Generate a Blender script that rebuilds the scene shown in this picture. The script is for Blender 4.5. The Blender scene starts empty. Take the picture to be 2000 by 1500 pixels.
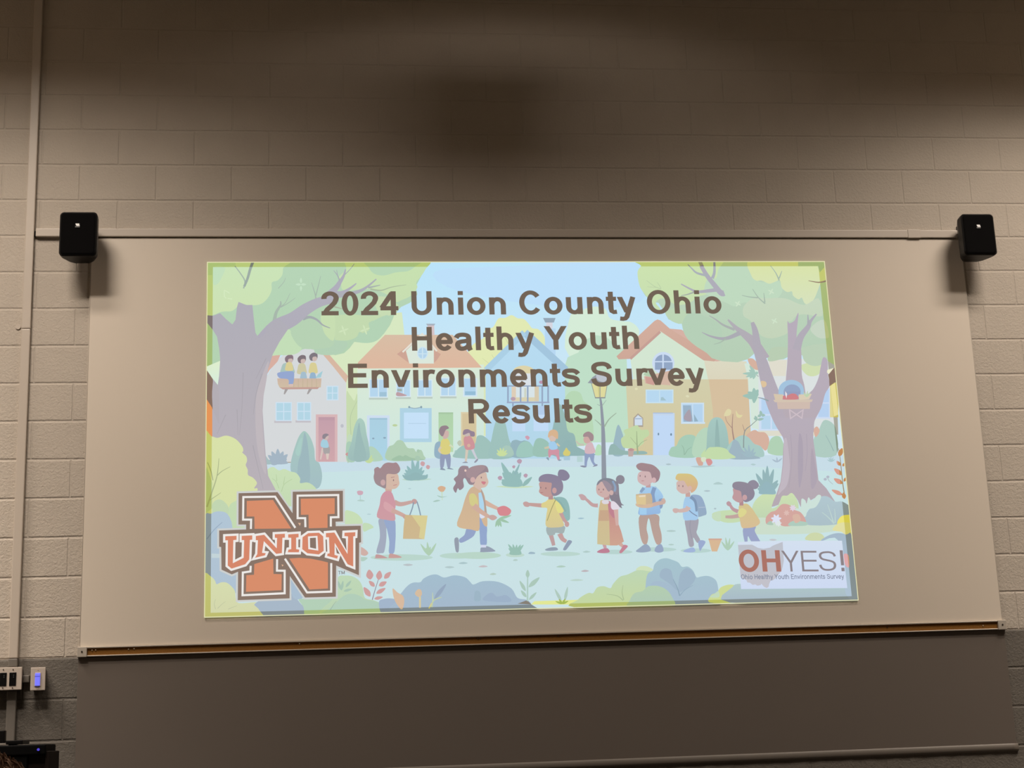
import bpy, bmesh, math, random
from mathutils import Vector, Matrix
from mathutils.geometry import tessellate_polygon
random.seed(7)
sc = bpy.context.scene
C = sc.collection

# ------------------------------------------------------------------ camera
Z0 = 1.6256                       # height of the paint line: eight block courses
F, YAW, PITCH, ROLL = 2931.5, 0.11805, 0.22957, -0.03684
CX, CY, CZ = 1.3843, -7.87803, Z0 - 0.4595
def cam_axes():
    cy, sy = math.cos(YAW), math.sin(YAW); cp, sp = math.cos(PITCH), math.sin(PITCH)
    f = Vector((sy*cp, cy*cp, sp)); r0 = Vector((cy, -sy, 0)); u0 = r0.cross(f)
    c, s = math.cos(ROLL), math.sin(ROLL)
    return c*r0 + s*u0, -s*r0 + c*u0, f
RX, UP, FW = cam_axes()
cd = bpy.data.cameras.new('camera'); cam = bpy.data.objects.new('camera', cd); C.objects.link(cam)
cd.sensor_width = 36; cd.lens = F/2000*36; cd.clip_start = .05; cd.clip_end = 60
cam.matrix_world = Matrix.Translation((CX, CY, CZ)) @ Matrix((RX, UP, -FW)).transposed().to_4x4()
sc.camera = cam
def at(u, v, y=0.0):              # where the sight line through a pixel meets the plane at depth y
    d = FW*F + RX*(u-1000) - UP*(v-750)
    t = (y-CY)/d.y
    return Vector((CX+t*d.x, y, CZ+t*d.z))

# ------------------------------------------------------------------ light and exposure
vs = sc.view_settings
vs.view_transform = 'Standard'; vs.look = 'None'; vs.gamma = 1; vs.use_curve_mapping = False; vs.exposure = 0
w = bpy.data.worlds.new('world'); sc.world = w; w.use_nodes = True
w.node_tree.nodes['Background'].inputs[0].default_value = (1, .86, .72, 1)
w.node_tree.nodes['Background'].inputs[1].default_value = 0.035
ZC = 5.75                         # ceiling
def area(name, x, y, z, sx, sy, power, spread, col=(1, .89, .79), tilt=0):
    l = bpy.data.lights.new(name, 'AREA'); l.shape = 'RECTANGLE'; l.size = sx; l.size_y = sy
    l.energy = power; l.spread = math.radians(spread); l.color = col
    o = bpy.data.objects.new(name, l); C.objects.link(o); o.location = (x, y, z)
    o.rotation_euler = (math.radians(tilt), 0, 0)
    return o
LIGHTS = [('ceiling_lamp_light', x, y, sx, sy, p, s) for x, y, sx, sy, p, s in (
    (-.75, -2.45, 1.2, .3, 98, 140), (-.75, -1.7, 1.2, .3, 42, 112), (-2.4, -1.05, 1.2, .9, 192, 74), (-2.4, -5.0, 1.2, .3, 44, 100),
    (2.38, -1.75, .8, .4, 21, 149), (5.65, -2.45, 1.2, .3, 66, 140), (5.65, -1.7, 1.2, .3, 62, 116), (7.3, -1.05, 1.2, .9, 76, 74))]
for n, x, y, sx, sy, pw, sp in LIGHTS:
    area(n, x, y, ZC-.03, sx, sy, pw, sp)

# ------------------------------------------------------------------ materials
def s2l(c):
    out = []
    for v in c:
        v = v/255
        out.append(v/12.92 if v <= .04045 else ((v+.055)/1.055)**2.4)
    return out
def mat(name, col, rough=.6, metal=0, emit=None, es=1, noise=0, nscale=40, bump=0, spec=.5):
    m = bpy.data.materials.new(name); m.use_nodes = True
    nt = m.node_tree; b = nt.nodes['Principled BSDF']
    lc = s2l(col)+[1]
    b.inputs['Base Color'].default_value = lc
    b.inputs['Roughness'].default_value = rough; b.inputs['Metallic'].default_value = metal
    b.inputs['Specular IOR Level'].default_value = spec
    if emit:
        b.inputs['Emission Color'].default_value = s2l(emit)+[1]; b.inputs['Emission Strength'].default_value = es
    if noise or bump:
        tc = nt.nodes.new('ShaderNodeTexCoord'); n = nt.nodes.new('ShaderNodeTexNoise')
        n.inputs['Scale'].default_value = nscale; n.inputs['Detail'].default_value = 6
        nt.links.new(tc.outputs['Object'], n.inputs['Vector'])
        if noise:
            r = nt.nodes.new('ShaderNodeMapRange'); r.inputs[3].default_value = 1-noise; r.inputs[4].default_value = 1+noise
            nt.links.new(n.outputs['Fac'], r.inputs[0])
            mx = nt.nodes.new('ShaderNodeVectorMath'); mx.operation = 'SCALE'
            mx.inputs[0].default_value = lc[:3]; nt.links.new(r.outputs[0], mx.inputs['Scale'])
            nt.links.new(mx.outputs[0], b.inputs['Base Color'])
        if bump:
            bp = nt.nodes.new('ShaderNodeBump'); bp.inputs['Strength'].default_value = bump; bp.inputs['Distance'].default_value = .002
            nt.links.new(n.outputs['Fac'], bp.inputs['Height']); nt.links.new(bp.outputs[0], b.inputs['Normal'])
    return m
PAINT = (183, 172, 158); GREY = (104, 98, 90)
def wall_material():
    m = bpy.data.materials.new('painted_block'); m.use_nodes = True
    nt = m.node_tree; N = nt.nodes; L = nt.links; b = N['Principled BSDF']
    b.inputs['Roughness'].default_value = .7; b.inputs['Specular IOR Level'].default_value = .25
    g = N.new('ShaderNodeNewGeometry'); sp = N.new('ShaderNodeSeparateXYZ'); L.new(g.outputs['Position'], sp.inputs[0])
    def M(op, a, bb=None, cc=None):
        n = N.new('ShaderNodeMath'); n.operation = op
        for i, v in enumerate((a, bb, cc)):
            if v is None: continue
            if isinstance(v, (int, float)): n.inputs[i].default_value = v
            else: L.new(v, n.inputs[i])
        return n.outputs[0]
    x, z = sp.outputs[0], sp.outputs[2]
    # slight waviness of the joints, and the half block closers right of the middle
    wob = N.new('ShaderNodeTexNoise'); wob.inputs['Scale'].default_value = 3.2; wob.inputs['Detail'].default_value = 3
    L.new(g.outputs['Position'], wob.inputs['Vector'])
    zz = M('ADD', z, M('MULTIPLY', M('SUBTRACT', wob.outputs['Fac'], .5), .006))
    xs = M('ADD', M('SUBTRACT', x, M('MULTIPLY', M('GREATER_THAN', x, 2.9), .16)), M('MULTIPLY', M('SUBTRACT', wob.outputs['Fac'], .5), .006))
    row = M('FLOOR', M('DIVIDE', zz, .2032))
    odd = M('MODULO', M('ABSOLUTE', row), 2.0)
    fx = M('FRACT', M('ADD', M('DIVIDE', M('ADD', xs, 40.64), .4064), M('MULTIPLY', odd, .5)))
    fz = M('FRACT', M('DIVIDE', zz, .2032))
    dx = M('MULTIPLY', M('MINIMUM', fx, M('SUBTRACT', 1.0, fx)), .4064)
    dz = M('MULTIPLY', M('MINIMUM', fz, M('SUBTRACT', 1.0, fz)), .2032)
    d = M('MINIMUM', M('ADD', dx, .0015), dz)
    # depth of the tooled joint: 0 in the joint, 1 on the block face
    mr = N.new('ShaderNodeMapRange'); mr.interpolation_type = 'SMOOTHSTEP'
    mr.inputs[1].default_value = .0025; mr.inputs[2].default_value = .0085
    L.new(d, mr.inputs[0])
    # block face texture
    n1 = N.new('ShaderNodeTexNoise'); n1.inputs['Scale'].default_value = 70; n1.inputs['Detail'].default_value = 5
    n1.inputs['Roughness'].default_value = .6; n1.inputs['Distortion'].default_value = .6
    L.new(g.outputs['Position'], n1.inputs['Vector'])
    n2 = N.new('ShaderNodeTexVoronoi'); n2.inputs['Scale'].default_value = 55
    L.new(g.outputs['Position'], n2.inputs['Vector'])
    pit = N.new('ShaderNodeMapRange'); pit.inputs[1].default_value = .05; pit.inputs[2].default_value = .16; L.new(n2.outputs['Distance'], pit.inputs[0])
    n3 = N.new('ShaderNodeTexNoise'); n3.inputs['Scale'].default_value = 9; L.new(g.outputs['Position'], n3.inputs['Vector'])
    pitm = M('MAXIMUM', pit.outputs[0], M('GREATER_THAN', .56, n3.outputs['Fac']))
    h = M('ADD', M('ADD', M('MULTIPLY', mr.outputs[0], .0034), M('MULTIPLY', n1.outputs['Fac'], .0046)), M('MULTIPLY', pitm, .0012))
    bp = N.new('ShaderNodeBump'); bp.inputs['Strength'].default_value = .8; bp.inputs['Distance'].default_value = 1
    L.new(h, bp.inputs['Height']); L.new(bp.outputs[0], b.inputs['Normal'])
    # paint: light above the line, grey below
    lo = M('LESS_THAN', zz, Z0)
    mix = N.new('ShaderNodeMix'); mix.data_type = 'RGBA'
    mix.inputs[6].default_value = s2l(PAINT)+[1]; mix.inputs[7].default_value = s2l(GREY)+[1]
    L.new(lo, mix.inputs[0])
    n4 = N.new('ShaderNodeTexNoise'); n4.inputs['Scale'].default_value = 5; n4.inputs['Detail'].default_value = 4; L.new(g.outputs['Position'], n4.inputs['Vector'])
    r4 = N.new('ShaderNodeMapRange'); r4.inputs[3].default_value = .93; r4.inputs[4].default_value = 1.07; L.new(n4.outputs['Fac'], r4.inputs[0])
    sv = N.new('ShaderNodeVectorMath'); sv.operation = 'SCALE'; L.new(mix.outputs[2], sv.inputs[0]); L.new(r4.outputs[0], sv.inputs['Scale'])
    L.new(sv.outputs[0], b.inputs['Base Color'])
    return m
M_wall = wall_material()
M_paint = mat('beige_trim_paint', (186, 174, 160), .45)
M_greyp = mat('grey_trim_paint', GREY, .5)
M_board = mat('matt_white_board', (212, 200, 184), .42, noise=.012, nscale=1.5, spec=.35)
M_panel = mat('grey_painted_panel', (103, 94, 86), .5, noise=.03, nscale=2.5, spec=.3)
M_alu = mat('dull_aluminium', (196, 186, 172), .4, .35)
M_cork = mat('brown_cork', (124, 84, 38), .9, noise=.22, nscale=160, bump=.6, spec=.1)
M_black = mat('black_plastic', (9, 8, 8), .4, spec=.25)
M_grille = mat('black_grille', (5, 4, 4), .8, bump=.6, nscale=900, spec=.06)
M_plate = mat('ivory_plate', (184, 171, 158), .4)
M_boxs = mat('ivory_box', (128, 116, 104), .5)
M_dark = mat('black_insert', (9, 9, 9), .3)
M_screw = mat('dark_screw', (70, 62, 54), .4, .6)
M_tack = mat('pale_tack', (190, 170, 140), .4)
M_badge = mat('silver_badge', (235, 232, 228), .25, .3, emit=(235, 232, 228), es=.0)
M_badge_d = mat('grey_badge_letters', (150, 148, 146), .3)
M_blue = mat('blue_backlit_switch', (90, 95, 190), .35, emit=(112, 112, 240), es=.85)
M_led = mat('blue_indicator', (30, 20, 120), .3, emit=(80, 70, 190), es=1.0)
M_lect = mat('black_laminate', (4, 4, 4), .6, spec=.08)
M_lectp = mat('dark_brown_panel', (26, 19, 16), .7, spec=.1)
M_floor = mat('dark_carpet', (62, 56, 50), .95, noise=.2, nscale=200, bump=.5)
M_ceil = mat('ceiling_tile', (186, 178, 166), .9)
M_hair = mat('light_brown_hair', (100, 68, 44), .75, spec=.15)
M_skin = mat('skin', (205, 160, 130), .55)
M_cloth = mat('dark_sweater', (38, 34, 36), .9, bump=.5, nscale=300)
M_jean = mat('dark_trousers', (30, 32, 40), .9)

# ------------------------------------------------------------------ mesh helpers
def link(name, bm, m, parent=None, smooth=False):
    me = bpy.data.meshes.new(name); bm.to_mesh(me); bm.free()
    for mm in (m if isinstance(m, (list, tuple)) else [m]): me.materials.append(mm)
    if smooth:
        for p in me.polygons: p.use_smooth = True
    o = bpy.data.objects.new(name, me); C.objects.link(o)
    if parent: o.parent = parent
    return o
def empty(name, loc, label, cat, group=None):
    o = bpy.data.objects.new(name, None); C.objects.link(o); o.location = loc
    o.empty_display_size = .1
    o['label'] = label; o['category'] = cat
    if group: o['group'] = group
    return o
def box(bm, x0, x1, y0, y1, z0, z1, bev=0, seg=2, off=(0, 0, 0)):
    n = bmesh.new()
    r = bmesh.ops.create_cube(n, size=1)
    for v in n.verts:
        v.co = Vector(((x0+x1)/2+v.co.x*(x1-x0), (y0+y1)/2+v.co.y*(y1-y0), (z0+z1)/2+v.co.z*(z1-z0))) - Vector(off)
    if bev: bmesh.ops.bevel(n, geom=n.edges[:], offset=bev, segments=seg, affect='EDGES', profile=.6)
    tmp = bpy.data.meshes.new('t'); n.to_mesh(tmp); n.free(); bm.from_mesh(tmp); bpy.data.meshes.remove(tmp)
    return bm
def cyl(bm, c, r, d, axis='Y', seg=16, r2=None):
    n = bmesh.new()
    bmesh.ops.create_cone(n, cap_ends=True, segments=seg, radius1=r, radius2=r if r2 is None else r2, depth=d)
    mt = Matrix.Translation(c) @ (Matrix.Rotation(math.pi/2, 4, 'X') if axis == 'Y' else Matrix.Identity(4))
    bmesh.ops.transform(n, matrix=mt, verts=n.verts)
    tmp = bpy.data.meshes.new('t'); n.to_mesh(tmp); n.free(); bm.from_mesh(tmp); bpy.data.meshes.remove(tmp)
    return bm
def struct(o): o['kind'] = 'structure'; return o

# ------------------------------------------------------------------ room shell
XL, XR, YB = -4.2, 8.6, -13.0
struct(link('wall_front', box(bmesh.new(), XL-.2, XR+.2, 0, .2, -.02, ZC+.02), M_wall))
struct(link('floor', box(bmesh.new(), XL-.2, XR+.2, YB, 0, -.15, 0), M_floor))
struct(link('wall_left', box(bmesh.new(), XL-.2, XL, YB, 0, 0, ZC), M_wall))
struct(link('wall_right', box(bmesh.new(), XR, XR+.2, YB, 0, 0, ZC), M_wall))
struct(link('wall_back', box(bmesh.new(), XL-.2, XR+.2, YB-.2, YB, 0, ZC), M_wall))
struct(link('ceiling', box(bmesh.new(), XL-.2, XR+.2, YB, 0, ZC, ZC+.15), M_ceil))

# ------------------------------------------------------------------ boards and trims on the front wall
BX0, BX1 = .074, 4.944
board = empty('whiteboard', (2.5, 0, Z0+.05), 'wide matt beige-white projection whiteboard fixed to the block wall', 'whiteboard')
bo = board.location
link('board_surface', box(bmesh.new(), BX0, BX1, -.012, -.001, Z0+.0505, Z0+2.2225, .002, 1, bo), M_board, board)
for xx in (BX0, BX1): link('edge_trim', box(bmesh.new(), xx-.003, xx, -.0125, -.001, Z0+.0505, Z0+2.2225, 0, 1, bo), M_alu, board)

rail = empty('map_rail', (2.5, 0, Z0), 'long aluminium display rail with brown cork strip under the whiteboard', 'display rail')
ro = rail.location
RX0, RX1 = .066, 4.956
bm = bmesh.new()
box(bm, RX0, RX1, -.022, 0, Z0+.0425, Z0+.050, .0015, 1, ro)
box(bm, RX0, RX1, -.022, 0, Z0+.001, Z0+.007, .0015, 1, ro)
box(bm, RX0, RX1, -.008, 0, Z0+.0065, Z0+.043, 0, 1, ro)
link('rail_frame', bm, M_alu, rail)
ck = link('cork_strip', box(bmesh.new(), RX0+.04, RX1-.04, -.014, -.008, Z0+.0072, Z0+.0422, 0, 1, ro), M_cork, rail)
for xx, s in ((RX0, 1), (RX1, -1)):
    a, b_ = sorted((xx-.003*s, xx+.045*s))
    cp = link('end_cap', box(bmesh.new(), a, b_, -.026, 0, Z0-.001, Z0+.0505, .003, 2, ro), M_alu, rail)
    link('screw', cyl(bmesh.new(), Vector(((a+b_)/2, -.0265, Z0+.026))-ro, .0045, .003), M_screw, cp)
for u, v, mm in ((180, 1270, M_tack), (187, 1269.5, M_tack), (251, 1268, M_tack), (262, 1267, M_tack), (760, 1249, M_screw), (845, 1246, M_screw), (932, 1243, M_screw),
                 (937, 1244, M_screw), (1090, 1238, M_screw), (585, 1255, M_tack), (1733, 1225, M_screw), (1920, 1222, M_tack)):
    p = at(u, v, -.014); zc = min(max(p.z, Z0+.014), Z0+.035)
    link('tack', cyl(bmesh.new(), Vector((p.x, -.0165, zc))-ro, .0038, .005, seg=12, r2=.002), mm, rail)

panel = empty('wall_panel', (2.5, 0, 1.0), 'smooth dark grey painted panel below the whiteboard rail', 'wall panel')
po = panel.location
link('panel_surface', box(bmesh.new(), BX0-.008, BX1+.006, -.006, 0, Z0-.60, Z0-.002, .001, 1, po), M_panel, panel)
bm = bmesh.new(); nseg = 160                       # rounded lower lip, slightly dented
prof = [(-.0055, -.598), (-.009, -.600), (-.012, -.606), (-.0135, -.616), (-.0125, -.627), (-.009, -.636), (-.003, -.640), (0, -.640), (0, -.598)]
prev = None
for i in range(nseg+1):
    x = BX0-.012+(BX1-BX0+.024)*i/nseg
    k = .0014*math.sin(i*1.9)*math.sin(i*.37)+random.uniform(-.0007, .0007)
    ring = [bm.verts.new(Vector((x, y-(k if 0 < j < 6 else 0), Z0+z))-po) for j, (y, z) in enumerate(prof)]
    if prev:
        for j in range(len(prof)):
            jj = (j+1) % len(prof); bm.faces.new((prev[j], prev[jj], ring[jj], ring[j]))
    else: bm.faces.new(ring)
    prev = ring
bm.faces.new(prev[::-1]); bmesh.ops.recalc_face_normals(bm, faces=bm.faces)
link('bottom_lip', bm, mat('grey_lip_paint', (104, 96, 87), .6), panel, True)

race = empty('cable_raceway', (2.4, 0, Z0+2.225), 'long horizontal beige cable raceway running between the two loudspeakers', 'cable raceway')
co = race.location
YF = -.202; pc = at(152.5, 456.5, YF); pc2 = at(1912.5, 457.5, YF)
link('channel', box(bmesh.new(), -.218, pc.x-.045, -.024, 0, Z0+2.226, Z0+2.271, .004, 2, co), M_paint, race)
link('channel', box(bmesh.new(), pc.x+.045, pc2.x-.045, -.024, 0, Z0+2.226, Z0+2.271, .004, 2, co), M_paint, race)
link('joint_cover', box(bmesh.new(), 4.625, 4.70, -.0265, 0, Z0+2.2235, Z0+2.2735, .003, 2, co), M_paint, race)
bm = bmesh.new(); cyl(bm, Vector((-.222, -.012, Z0+2.243))-co, .004, .03, 'Z', 8)
link('cable_end', bm, M_black, race)

con = empty('wall_conduit', (-.25, 0, .6), 'tall vertical beige conduit left of the whiteboard, painted grey at its foot', 'conduit')
cn = con.location
CW0, CW1 = -.272, -.226
link('conduit_upper', box(bmesh.new(), CW0, CW1, -.026, 0, Z0+1.715, ZC, .005, 2, cn), M_paint, con)
link('conduit_middle', box(bmesh.new(), CW0, CW1, -.026, 0, Z0+.003, Z0+1.713, .005, 2, cn), M_paint, con)
u = link('conduit_lower', box(bmesh.new(), CW0, CW1, -.026, 0, Z0-.04, Z0+.002, .005, 2, cn), M_greyp, con); u['label'] = 'grey painted conduit end'
u = link('conduit_lower', box(bmesh.new(), CW0, CW1, -.026, 0, 0.02, Z0-.155, .005, 2, cn), M_greyp, con); u['label'] = 'grey painted conduit under the plates'
link('knockout_patch', cyl(bmesh.new(), Vector((-.293, -.003, Z0+1.73))-cn, .014, .005), M_paint, con)

# ------------------------------------------------------------------ wall plates
def plate_box(name, x0, x1, z0, z1, label, cat):
    t = empty(name, ((x0+x1)/2, 0, z0), label, cat); o = t.location
    link('back_box', box(bmesh.new(), x0+.006, x1-.006, -.048, 0, z0+.006, z1-.006, .003, 2, o), M_boxs, t)
    return t, o
px0, px1, pz0, pz1 = -.443, -.208-.0, Z0-.155, Z0-.0395
D = -.055
def wx(u, v=1325, d=D): return at(u, v, d).x
def wz(v, u=60, d=D): return at(u, v, d).z
# double data plate, cut by the frame edge
x1 = wx(42.5); zt = wz(1303, 30); zb = wz(1347.5, 30); x0 = x1-.21
t, o = plate_box('data_plate', x0, x1, zb, zt, 'ivory wall plate box with black rocker inserts, cut by the left frame edge', 'wall plate')
cov = link('cover_plate', box(bmesh.new(), x0, x1, D, -.046, zb, zt, .003, 2, o), M_plate, t)
for a, b_ in ((31.8, 18.2), (13.0, -.5), (-5.5, -19.0)):
    xa, xb = wx(b_), wx(a)
    ins = link('black_insert', box(bmesh.new(), xa, xb, D-.002, D+.003, wz(1339.5, 20), wz(1313.5, 20), .001, 1, o), M_dark, t)
    bmx = bmesh.new(); xm = (xa+xb)/2+.004; zm = wz(1319, 20)
    cyl(bmx, Vector((xm, D-.003, zm))-o, .003, .003, seg=10)
    box(bmx, xm-.0025, xm+.0025, D-.0035, D-.002, zm-.012, zm-.006, 0, 1, o)
    link('jack', bmx, mat('dark_grey_jack', (60, 62, 62), .4), ins)
for a in (25, 6):
    for v in (1308, 1343.5):
        link('screw', cyl(bmesh.new(), Vector((wx(a), D-.0005, wz(v, a)))-o, .003, .002, seg=10), M_screw, t)
x0, x1 = wx(59.5), wx(88.5); zt = wz(1303.5, 75); zb = wz(1348.5, 75)
t, o = plate_box('light_switch', x0, x1, zb, zt, 'single ivory light switch with glowing blue rocker beside the data plate', 'light switch')
link('cover_plate', box(bmesh.new(), x0, x1, D, -.046, zb, zt, .003, 2, o), M_plate, t)
xm = (x0+x1)/2-.001
link('bezel', box(bmesh.new(), xm-.0175, xm+.0175, D-.0015, D+.001, wz(1341, 74), wz(1313, 74), .002, 1, o), M_plate, t)
rk = link('rocker', box(bmesh.new(), xm-.0125, xm+.0125, D-.006, D, wz(1339.5, 74), wz(1314.5, 74), .003, 2, o), M_blue, t); rk['label'] = 'blue backlit rocker'
link('rocker_divider', box(bmesh.new(), xm-.012, xm+.012, D-.0068, D-.004, wz(1321.5, 74), wz(1320, 74), 0, 1, o), mat('dim_blue_line', (60, 60, 150), .4, emit=(88, 88, 205), es=.6), rk)
for v in (1308, 1345):
    link('screw', cyl(bmesh.new(), Vector((xm, D-.0005, wz(v, 74)))-o, .0025, .002, seg=10), M_tack, t)
lk = link('conduit_link', box(bmesh.new(), -.214, -.166, -.026, 0, Z0-.118, Z0-.082, .004, 2), M_greyp)
lk['label'] = 'short grey conduit stub joining the data plate and the light switch'; lk['category'] = 'conduit'

# ------------------------------------------------------------------ loudspeakers
def speaker_meshes(root, u0, u1, v0, v1, yf):
    # cabinet in local coordinates: front face centred on the root, facing -y
    W, H, Dp = .192, .243, .15
    def rrect(w, h, r, n=6):
        pts = []
        for cx, cz, a0 in ((w/2-r, h/2-r, 0), (-w/2+r, h/2-r, 90), (-w/2+r, -h/2+r, 180), (w/2-r, -h/2+r, 270)):
            for i in range(n+1):
                a = math.radians(a0+90*i/n); pts.append((cx+r*math.cos(a), cz+r*math.sin(a)))
        return pts
    secs = [(W-.012, H-.012, .018, 0.0, 0), (W, H, .022, .006, 0), (W, H, .022, .035, 0), (W-.004, H-.004, .022, .037, 0), (W-.004, H-.004, .022, .06, 0), (W-.045, H-.012, .022, .115, -.003), (W-.085, H-.03, .02, Dp, -.008)]
    bm = bmesh.new(); prev = None
    for ww, hh, r, y, dz in secs:
        ring = [bm.verts.new((a, y, b+dz)) for a, b in rrect(ww, hh, r)]
        if prev:
            n = len(ring)
            for j in range(n): bm.faces.new((prev[j], prev[(j+1) % n], ring[(j+1) % n], ring[j]))
        else: bm.faces.new(ring)
        prev = ring
    bm.faces.new(prev[::-1]); bmesh.ops.recalc_face_normals(bm, faces=bm.faces)
    cab = link('cabinet', bm, M_black, root)
    bm = bmesh.new(); prev = None
    for ww, hh, r, y in ((W-.03, H-.03, .012, -.006), (W-.016, H-.016, .016, -.003), (W-.013, H-.013, .017, .001)):
        ring = [bm.verts.new((a, y, b)) for a, b in rrect(ww, hh, r)]
        if prev:
            n = len(ring)
            for j in range(n): bm.faces.new((prev[j], prev[(j+1) % n], ring[(j+1) % n], ring[j]))
        else: bm.faces.new(ring)
        prev = ring
    bmesh.ops.recalc_face_normals(bm, faces=bm.faces)
    link('grille', bm, M_grille, root)
    # badge: pale mark above a thin line of letters
    bm = bmesh.new(); bz = .043; bx = -.003
    box(bm, bx-.013, bx+.013, -.0085, -.005, bz-.013, bz+.013, .001, 1)
    bd = link('badge', bm, M_black, root)
    bm = bmesh.new()
    pts = [(-.010, .010), (.008, .010), (.0105, .002), (.0125, -.003), (-.004, -.003), (-.007, .001), (-.0085, .004)]
    f = bm.faces.new([bm.verts.new((bx+a, -.0095, bz+b)) for a, b in pts])
    ex = bmesh.ops.extrude_face_region(bm, geom=[f]); bmesh.ops.translate(bm, verts=[v for v in ex['geom'] if isinstance(v, bmesh.types.BMVert)], vec=(0, .0015, 0))
    bmesh.ops.recalc_face_normals(bm, faces=bm.faces)
    link('logo_mark', bm, mat('white_logo', (240, 238, 235), .3, emit=(240, 238, 235), es=.0), bd)
    bm = bmesh.new()
    for k in range(5): box(bm, bx-.0115+k*.0048, bx-.0115+k*.0048+.0032, -.0095, -.008, bz-.0095, bz-.006)
    link('logo_lettering', bm, M_badge_d, bd)
    bm = bmesh.new()
    box(bm, -.03, .03, Dp-.01, Dp+.028, .045, .09, .004, 2); cyl(bm, Vector((0, Dp+.033, .070)), .02, .03)
    box(bm, -.04, .04, Dp+.045, Dp+.051, .047, .115, .002, 1)
    link('mounting_bracket', bm, M_black, root)
YF = -.202
pc = at(152.5, 456.5, YF)
sp1 = empty('loudspeaker', pc, 'black wall loudspeaker at the upper left corner of the whiteboard', 'loudspeaker', 'black loudspeakers above the whiteboard corners')
speaker_meshes(sp1, 0, 0, 0, 0, YF)
pc2 = at(1912.5, 457.5, YF)
sp2 = sp1.copy(); C.objects.link(sp2); sp2.location = pc2
sp2['label'] = 'black wall loudspeaker at the upper right corner of the whiteboard'
for ch in list(sp1.children):
    c = ch.copy(); C.objects.link(c); c.parent = sp2
    for g in ch.children:
        d = g.copy(); C.objects.link(d); d.parent = c
sp1.rotation_euler = (0, 0, 0)

# ------------------------------------------------------------------ the projected slide (flat, on the whiteboard)
QO = [(404.6, 512.6), (1609.8, 511), (1676, 1173), (399, 1206.6)]          # slide outline as measured
QI = [(416, 522), (1598, 520.4), (1662.8, 1164.6), (411.5, 1197)]         # inner edge of its border
slide = empty('projected_slide', (2.415, -.012, Z0+.18), 'bright projected title slide of a children in a park drawing on the whiteboard', 'projected slide')
M_slide = bpy.data.materials.new('projected_light'); M_slide.use_nodes = True
_nt = M_slide.node_tree; _nt.nodes.clear()
_o = _nt.nodes.new('ShaderNodeOutputMaterial'); _e = _nt.nodes.new('ShaderNodeEmission'); _a = _nt.nodes.new('ShaderNodeVertexColor'); _a.layer_name = 'tint'
_nt.links.new(_a.outputs[0], _e.inputs[0]); _nt.links.new(_e.outputs[0], _o.inputs[0])
M_slide.cycles.emission_sampling = 'NONE'
LAYER = [0]; OR = [0, 0, 7.692]; CUR = [None]
def start(name, label=None):
    flush(); CUR[0] = (name, label, [])
def flush():
    if CUR[0] is None or not CUR[0][2]: return
    name, label, tris = CUR[0]
    vs_, fs, cols = [], [], []
    for poly, colr, y in tris:
        b = len(vs_)
        for (u, v) in poly:
            p = at(u, v, -.012); vs_.append((p.x-slide.location.x, -y, p.z-slide.location.z))
        fs.append(list(range(b, b+len(poly)))); cols.append(colr)
    me = bpy.data.meshes.new(name); me.from_pydata(vs_, [], fs)
    ca = me.color_attributes.new('tint', 'FLOAT_COLOR', 'CORNER'); k = 0
    data = []
    for f, cc in zip(fs, cols):
        for j in range(len(f)):
            data += cc[j]+[1.0]
    ca.data.foreach_set('color', data)
    me.materials.append(M_slide)
    o = bpy.data.objects.new(name, me); C.objects.link(o); o.parent = slide
    if label: o['label'] = label
    CUR[0] = None
def clip(poly, a, b, keep_in=True):
    out = []; n = len(poly)
    def side(p): return (b[0]-a[0])*(p[1]-a[1])-(b[1]-a[1])*(p[0]-a[0])
    for i in range(n):
        p, q = poly[i], poly[(i+1) % n]; sp_, sq = side(p), side(q)
        if not keep_in: sp_, sq = -sp_, -sq
        if sp_ >= 0: out.append(p)
        if (sp_ > 0 and sq < 0) or (sp_ < 0 and sq > 0):
            t = sp_/(sp_-sq); out.append((p[0]+t*(q[0]-p[0]), p[1]+t*(q[1]-p[1])))
    return out
AW, WW = .36, (.86, .88, .98)
def raw(c, a=AW):
    k = min(1, a/.36); f3 = (.80, .76, .40)
    if c[2] > c[0]*.93 and c[1] < c[2]*1.2: f3 = (.50, .42, .36) if c[1] < c[0]*1.03 else (.56, .52, .44)
    return [v*(1-k*(1-f)) for v, f in zip(c, f3)]
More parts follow.
